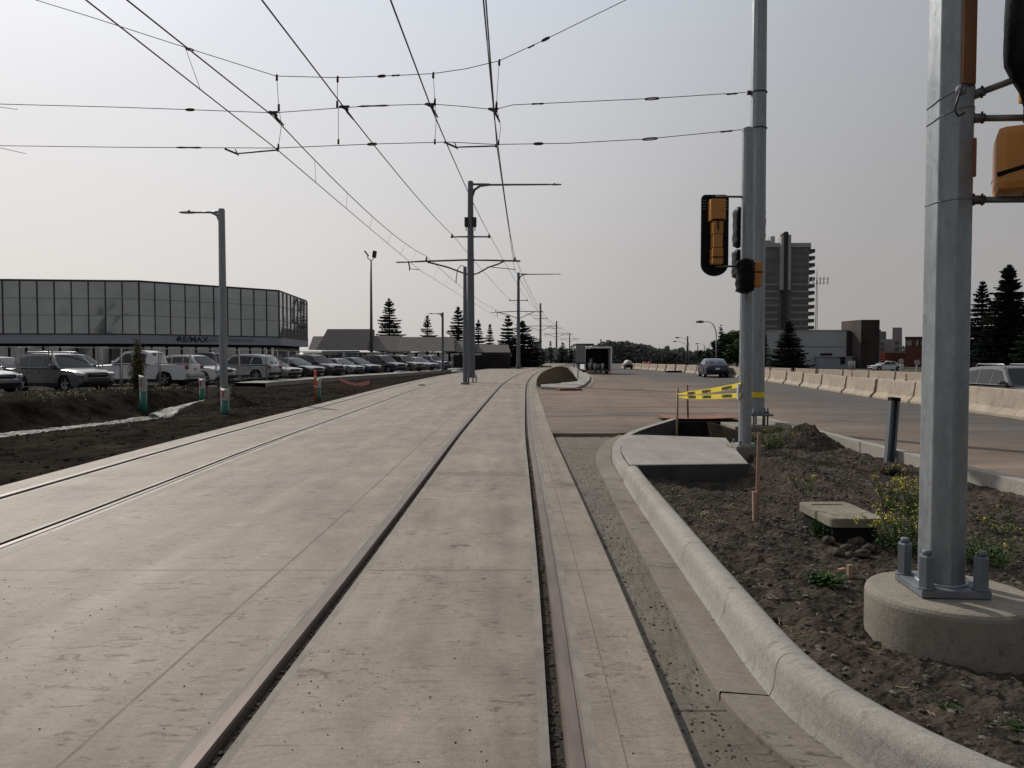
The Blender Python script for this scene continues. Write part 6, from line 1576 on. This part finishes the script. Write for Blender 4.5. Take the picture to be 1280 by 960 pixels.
def right_buildings():
    def mk(Y): return (lambda px: (px-640)/F*Y), (lambda py: CH+(446-py)/F*Y)
    Y = 150; X, Z = mk(Y)
    t = thing('warehouse', 'long pale grey flat roofed warehouse below the apartment tower', 'building', (X(1008), Y+8, -.6))
    m = MB(); block(m, X(958), X(1057.5), Y, 16, -.6, Z(413.5), M_ware); m.build('wall', t)
    m = MB(); block(m, X(958)-.1, X(1057.5)+.1, Y-.1, 16.2, Z(413.5)+.003, Z(413.5)+.16, M_towerc); m.build('roof_edge', t)
    m = MB(); m.box(((X(1000)+X(1057))/2, Y-.03, Z(433.5)), (X(1057)-X(1000), .06, .10), M_towerw); m.build('wall_seam', t)
    m = MB(); m.box(((X(1019)+X(1056))/2, Y-1.6, (Z(446)-.6)/2), (X(1056)-X(1019), 3.1, Z(446)+.6), M_ware2); m.build('annex', t)
    m = MB(); m.box(((X(1018)+X(1057))/2, Y-1.7, Z(445.8)), (X(1057)-X(1018), 3.5, .12), M_towerc); m.build('annex_roof', t)
    m = MB(); m.box((X(1027.5), Y-1.9, Z(443.2)), (2.0, 1.2, .5), M_trim, bevel=.1); m.build('roof_unit', t)
    m = MB(); m.box((X(1044.5), Y-3.2, .9), (.9, .08, 1.4), M_trim); m.build('door', t)
    m = MB(); m.box((X(1060.3), Y+5, (Z(413.3)-.6)/2), (.9, 10, Z(413.3)+.6), M_dbrick); m.build('brick_return', t)
    t = thing('brick_tower', 'dark brick tower block attached beside the pale warehouse', 'building', (X(1076), Y+2, -.6))
    m = MB(); m.prism([(X(1067), Y-3), (X(1089.5), Y-3), (X(1090), Y+5), (X(1062), Y+4.)], -.6, Z(400.8), M_dbrick); m.build('wall', t)
    m = MB(); m.add([(X(1062)-.03, Y+4., -.6), (X(1067)-.03, Y-3.02, -.6), (X(1067)-.03, Y-3.02, Z(401.3)), (X(1062)-.03, Y+4., Z(401.3))], [(0, 1, 2, 3)], M_dbrick2); m.build('side_face', t)
    m = MB(); m.box((X(1093), Y+1, (Z(412.5)-.6)/2), (X(1096)-X(1090)-.05, 5, Z(412.5)+.6), M_towerc2); m.build('pale_strip', t)
    Y = 185; X, Z = mk(Y)
    t = thing('apartment_block', 'grey walk-up block with stepped roof between the brick buildings', 'building', (X(1112), Y+6, -.6))
    m = MB(); block(m, X(1095), X(1127), Y, 12, -.6, Z(424), M_towerc2); block(m, X(1115), X(1127), Y+.1, 11, Z(424)+.003, Z(409.5), M_towerc2); block(m, X(1100), X(1112), Y+2, 9, Z(424)+.003, Z(414), M_towerw); block(m, X(1112.3), X(1114.6), Y+3, 6, Z(424)+.003, Z(417), M_towerw); m.build('wall', t)
    for px, py in ((1102, 430), (1120.5, 428.5), (1102, 436.5), (1120.5, 436)): m = MB(); m.box((X(px), Y-.05, Z(py)), (.9, .15, .8), M_towerg); m.build('window', t)
    m = MB(); block(m, X(1096)*.985, X(1131)*.985, Y-3, 2.9, -.6, Z(441), M_redbrick); m.build('lower_wing', t)
    Y = 165; X, Z = mk(Y)
    t = thing('brick_building', 'red brick building with pale windows left of the thick foreground pole', 'building', (X(1150), Y+6, -.6))
    m = MB(); block(m, X(1131), X(1190), Y, 12, -.6, Z(422.5), M_redbrick); m.build('wall', t)
    m = MB(); block(m, X(1131)-.15, X(1190)+.15, Y-.15, 12.3, Z(422.5)+.003, Z(421), M_dbrick); m.build('parapet', t)
    for px in (1135.5, 1147, 1150.5, 1162, 1174): m = MB(); m.box((X(px), Y-.05, Z(429)), (1.0, .15, 1.1), M_towerc2); m.build('window', t)
    # pale posts, signs on the right
    Y = 104; X, Z = mk(Y)
    t = thing('chevron_sign', 'orange and black chevron board on a post behind the far barriers', 'sign', (X(1103), Y, -.5))
    m = MB(); m.box((X(1103), Y, (Z(454)-.5)/2), (.08, .08, Z(454)+.5), M_galvd); m.build('post', t)
    m = MB(); w, h = .62, 1.35; zc = Z(447); m.box((X(1103), Y-.06, zc), (w, .03, h), M_black)
    for k in range(4):
        z = zc-h/2+.12+k*.34; m.add([(X(1103)-w/2, Y-.085, z+.0), (X(1103)+w/2, Y-.085, z+.16), (X(1103)+w/2, Y-.085, min(z+.34, zc+h/2)), (X(1103)-w/2, Y-.085, min(z+.17, zc+h/2))], [(0, 1, 2, 3)], M_orred)
    m.build('board', t)
    for px, yt, Y, lab in ((1126, 449.5, 96, 'pale round sign on a thick white post behind the far barriers'), (1146, 451, 92, 'small pale sign on a white post close to the thick pole')):
        X, Z = mk(Y); t = thing('road_sign', lab, 'sign', (X(px), Y, -.5)); m = MB(); m.box((X(px), Y, (Z(yt)-.5)/2), (.16, .12, Z(yt)+.5), M_towerc); m.build('post', t)
        m = MB(); m.tube([(X(px), Y-.12, Z(yt+2)), (X(px), Y-.08, Z(yt+2))], .33, M_towerc, 16); m.build('disc', t)
    for px in (1062, 1065, 1068): 
        Y = 110; X, Z = mk(Y); m = MB(); m.lathe((X(px), Y, -.5), [(.14, 0), (.13, Z(452)+.5), (.05, Z(452)+.6)], M_towerc, 8); tag(m.build('bollard'), 'white bollard standing before the dark brick tower', 'bollard', 'white bollards by the brick tower')
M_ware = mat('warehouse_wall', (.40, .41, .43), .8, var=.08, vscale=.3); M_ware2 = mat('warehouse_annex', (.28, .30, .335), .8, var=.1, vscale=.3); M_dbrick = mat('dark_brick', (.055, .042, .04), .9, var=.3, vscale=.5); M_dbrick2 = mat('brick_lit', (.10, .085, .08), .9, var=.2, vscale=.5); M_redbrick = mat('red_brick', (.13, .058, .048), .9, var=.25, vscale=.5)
right_buildings()

# ------------------------------------------------------------------ trees
def spruce(label, x, y, z0, H, Rr, m=None, seed=0, dens=1., group=None, thin=1.):
    rnd = random.Random(seed); m = m or M_spruce; t = thing('spruce_tree', label, 'tree', (x, y, z0), 0, group)
    tr = MB(); tr.tube([(x, y, z0), (x, y, z0+H*.5), (x, y, z0+H*.98)], [H*.018, H*.011, .015], M_bark, 7); tr.build('trunk', t, recalc=False)
    V = []; Fc = []
    nw = int(max(22, H*3.4)*dens)
    for k in range(nw):
        u = (k+rnd.random()*.6)/nw; z = z0+H*(.07+.91*u); rad = Rr*((1-u)**.82)*(.82+.36*rnd.random())+.06; nb = int((9+7*(1-u))*dens)
        for b in range(nb):
            a = rnd.random()*6.2832; rl = rad*rnd.uniform(.7, 1.15)*(1+.22*math.sin(a*2+seed)+.12*math.sin(a*5+seed+k*.7)); d = Vector((math.cos(a), math.sin(a), 0)); s = Vector((-d.y, d.x, 0))
            n = max(3, int(rl*4.5)); base = Vector((x, y, z))
            for i in range(n):
                w = (i+.5)/n; dr = -.30*w*rl*.8+.22*w*w*rl*(1 if u < .75 else 2.2)+(.25*w*rl if u > .85 else 0); p = base+d*(w*rl)+Vector((0, 0, dr)); cw = (.13+.42*rl*(1-w)**.7*.62)*rnd.uniform(.7, 1.2)*thin; L = rl/n*1.5
                for sg in (-1, 1):
                    q = p+s*sg*cw+d*L*.35+Vector((0, 0, -.10*cw-rnd.uniform(0, .10))); hgt = rnd.uniform(.10, .24)*(H/10)**.5
                    o = len(V); V.extend([tuple(p-d*L*.5), tuple(p+d*L*.55), tuple(q), tuple(p-Vector((0, 0, hgt+.05*rl*.5)))]); Fc.extend([(o, o+1, o+2), (o, o+2, o+3)])
    mb = MB(); mb.v = V; mb.f = Fc; mb.mats = [m]; mb.m = [0]*len(Fc); mb.sm = [False]*len(Fc); mb.build('crown', t, recalc=False); return t
def broadleaf(label, x, y, z0, H, Rr, m, seed=0, n=9000, leaf_s=.28, group=None, nm='broadleaf_tree'):
    rnd = random.Random(seed); t = thing(nm, label, 'tree', (x, y, z0), 0, group); tr = MB(); tr.tube([(x, y, z0), (x+.1, y, z0+H*.35), (x, y, z0+H*.7)], [H*.03, H*.022, H*.01], M_bark, 7)
    blobs = []
    for k in range(26):
        a = rnd.random()*6.28; rr = Rr*rnd.random()**.6*.85; zz = z0+H*(.25+.65*rnd.random()); rr *= math.sin(math.pi*min(1, max(.12, (zz-z0)/H*.95)))**.5; c = Vector((x+rr*math.cos(a), y+rr*math.sin(a), zz)); blobs.append((c, Rr*rnd.uniform(.22, .42)))
        if k < 8: tr.tube([(x, y, z0+H*.3), tuple(c)], [H*.012, H*.004], M_bark, 5)
    tr.build('trunk', t, recalc=False); V = []; Fc = []
    for k in range(n):
        c, r = blobs[rnd.randrange(len(blobs))]; v = Vector((rnd.gauss(0, 1), rnd.gauss(0, 1), rnd.gauss(0, 1))); v.normalize(); p = c+Vector((v.x, v.y, v.z*.8))*r*rnd.uniform(.55, 1.1)
        a = Vector((rnd.gauss(0, 1), rnd.gauss(0, 1), rnd.gauss(0, .6))).normalized()*leaf_s*rnd.uniform(.5, 1.1); b = a.orthogonal().normalized()*leaf_s*rnd.uniform(.3, .6); o = len(V); V.extend([tuple(p-a), tuple(p+b), tuple(p+a), tuple(p-b)]); Fc.append((o, o+1, o+2, o+3))
    mb = MB(); mb.v = V; mb.f = Fc; mb.mats = [m]; mb.m = [0]*len(Fc); mb.sm = [False]*len(Fc); mb.build('crown', t, recalc=False); return t
def build_trees():
    def S(lab, px, pt, Y, wpx, z0=-.5, **k):
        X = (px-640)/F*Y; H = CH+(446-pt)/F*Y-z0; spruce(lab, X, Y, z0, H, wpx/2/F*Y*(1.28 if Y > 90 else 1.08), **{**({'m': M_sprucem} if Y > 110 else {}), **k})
    S('spruce rising behind the strip mall roof, left of the others', 487, 370, 125, 34, seed=1, dens=1.05)
    S('smaller spruce between the strip mall spruce and the centre poles', 534.5, 392, 135, 25, seed=2)
    S('spruce directly left of the thin riser pole', 573, 381, 130, 42, seed=3)
    S('spruce partly hidden right behind the nearest centre pole', 598, 398, 135, 26, seed=4)
    S('slim spruce between the first and second centre pole', 612.5, 403, 138, 20, seed=5)
    S('big spruce just left of the second centre pole', 635, 392, 122, 34, seed=6)
    S('big bushy spruce right behind the second centre pole', 653, 399, 120, 44, seed=7, dens=1.2)
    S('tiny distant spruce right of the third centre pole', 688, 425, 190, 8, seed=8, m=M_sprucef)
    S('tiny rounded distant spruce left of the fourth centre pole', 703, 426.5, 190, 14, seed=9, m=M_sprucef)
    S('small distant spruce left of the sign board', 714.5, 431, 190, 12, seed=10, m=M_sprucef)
    S('dark spruce in front of the pale warehouse', 985, 399, 118, 44, seed=11, dens=1.25)
    S('crooked spruce above the green tree beyond the blue car', 901, 404, 125, 20, seed=12, dens=.8, thin=.9)
    S('slim dark spruce hugging the right side of the tall pole', 956.5, 418, 130, 14, seed=13)
    S('tall dark spruce at the right edge, the wider one', 1259, 327, 72, 74, seed=14, dens=1.5)
    S('narrower spruce left of the tall one, beside the thick pole', 1226, 348, 74, 42, seed=15, dens=1.3)
    S('low spruce filling the gap at the right picture edge', 1296, 385, 66, 60, seed=16, dens=1.2)
    S('short spruce behind the pair at the right edge', 1212, 400, 80, 44, seed=17, dens=1.2)
    spruce('spruce left of the camera, seen mirrored in the office glass', -52.7, 6, -.3, 10.5, 2.9, seed=30, dens=.9)
    spruce('smaller spruce left of the camera, mirrored beside the other one', -57.5, 10, -.3, 8., 2.3, seed=31, dens=.9)
    def B(lab, px, pt, Y, wpx, m=M_decid, **k):
        X = (px-640)/F*Y; H = CH+(446-pt)/F*Y+.5; broadleaf(lab, X, Y, -.5, H, wpx/2/F*Y, m, **k)
    B('green leafy tree between the blue car and the slim pole', 921, 412, 135, 44, seed=20, n=9000, leaf_s=.3)
    B('darker leafy tree just left of the green one', 904, 426, 150, 34, seed=21, n=6000, leaf_s=.35, m=M_deciddark)
    B('dark leafy tree above the road end, left of the crooked spruce', 885, 437, 170, 30, seed=25, n=4000, leaf_s=.4, m=M_deciddark)
    # far treeline along the road end, one mass
    rnd = random.Random(5); V = []; Fc = []
    prof = [(560, 441), (640, 438), (700, 436), (735, 437), (756, 428), (771, 429), (778, 428), (790, 430), (800, 431), (812, 434), (823, 437), (831, 437), (834, 434), (836, 438), (846, 438), (852, 436), (858, 440), (880, 441), (900, 440), (1000, 440), (1100, 436), (1200, 430), (1300, 430)]
    for k in range(34000):
        px = rnd.uniform(560, 1300) if rnd.random() < .35 else rnd.uniform(740, 905); Y = rnd.uniform(235, 330); pt = interp(prof, px)+1.3*noise.noise(Vector((px*.22, 0, 1)))*2+.8*noise.noise(Vector((px*.9, 0, 4)))
        py = pt+(458-pt)*rnd.random()**1.3; c = Vector(((px-640)/F*Y, Y, CH+(446-py)/F*Y)); s = .8
        a = Vector((rnd.gauss(0, 1), rnd.gauss(0, 1), rnd.gauss(0, .7))).normalized()*s*rnd.uniform(.5, 1.2); b = a.orthogonal().normalized()*s*rnd.uniform(.3, .8); o = len(V); V.extend([tuple(c-a), tuple(c+b), tuple(c+a), tuple(c-b)]); Fc.append((o, o+1, o+2, o+3))
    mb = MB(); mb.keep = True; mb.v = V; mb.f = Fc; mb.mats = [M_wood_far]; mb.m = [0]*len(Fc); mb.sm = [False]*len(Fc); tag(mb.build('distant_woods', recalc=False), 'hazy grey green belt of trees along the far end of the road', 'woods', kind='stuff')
    m = MB(); vs = []; pxs = list(range(560, 1301, 10))
    for px in pxs:
        for q in (0, 1): Y = 335; pt = interp(prof, px)+2.5; py = 462 if q == 0 else pt; vs.append(((px-640)/F*Y, Y+(0 if q == 0 else 14), CH+(446-py)/F*Y))
    m.add(vs, [(2*i, 2*i+2, 2*i+3, 2*i+1) for i in range(len(pxs)-1)], M_wood_far); struct('hills', m)
M_deciddark = mat('broad_leaves_dark', (.032, .042, .024), .8, var=.5, vscale=.6)
build_trees()
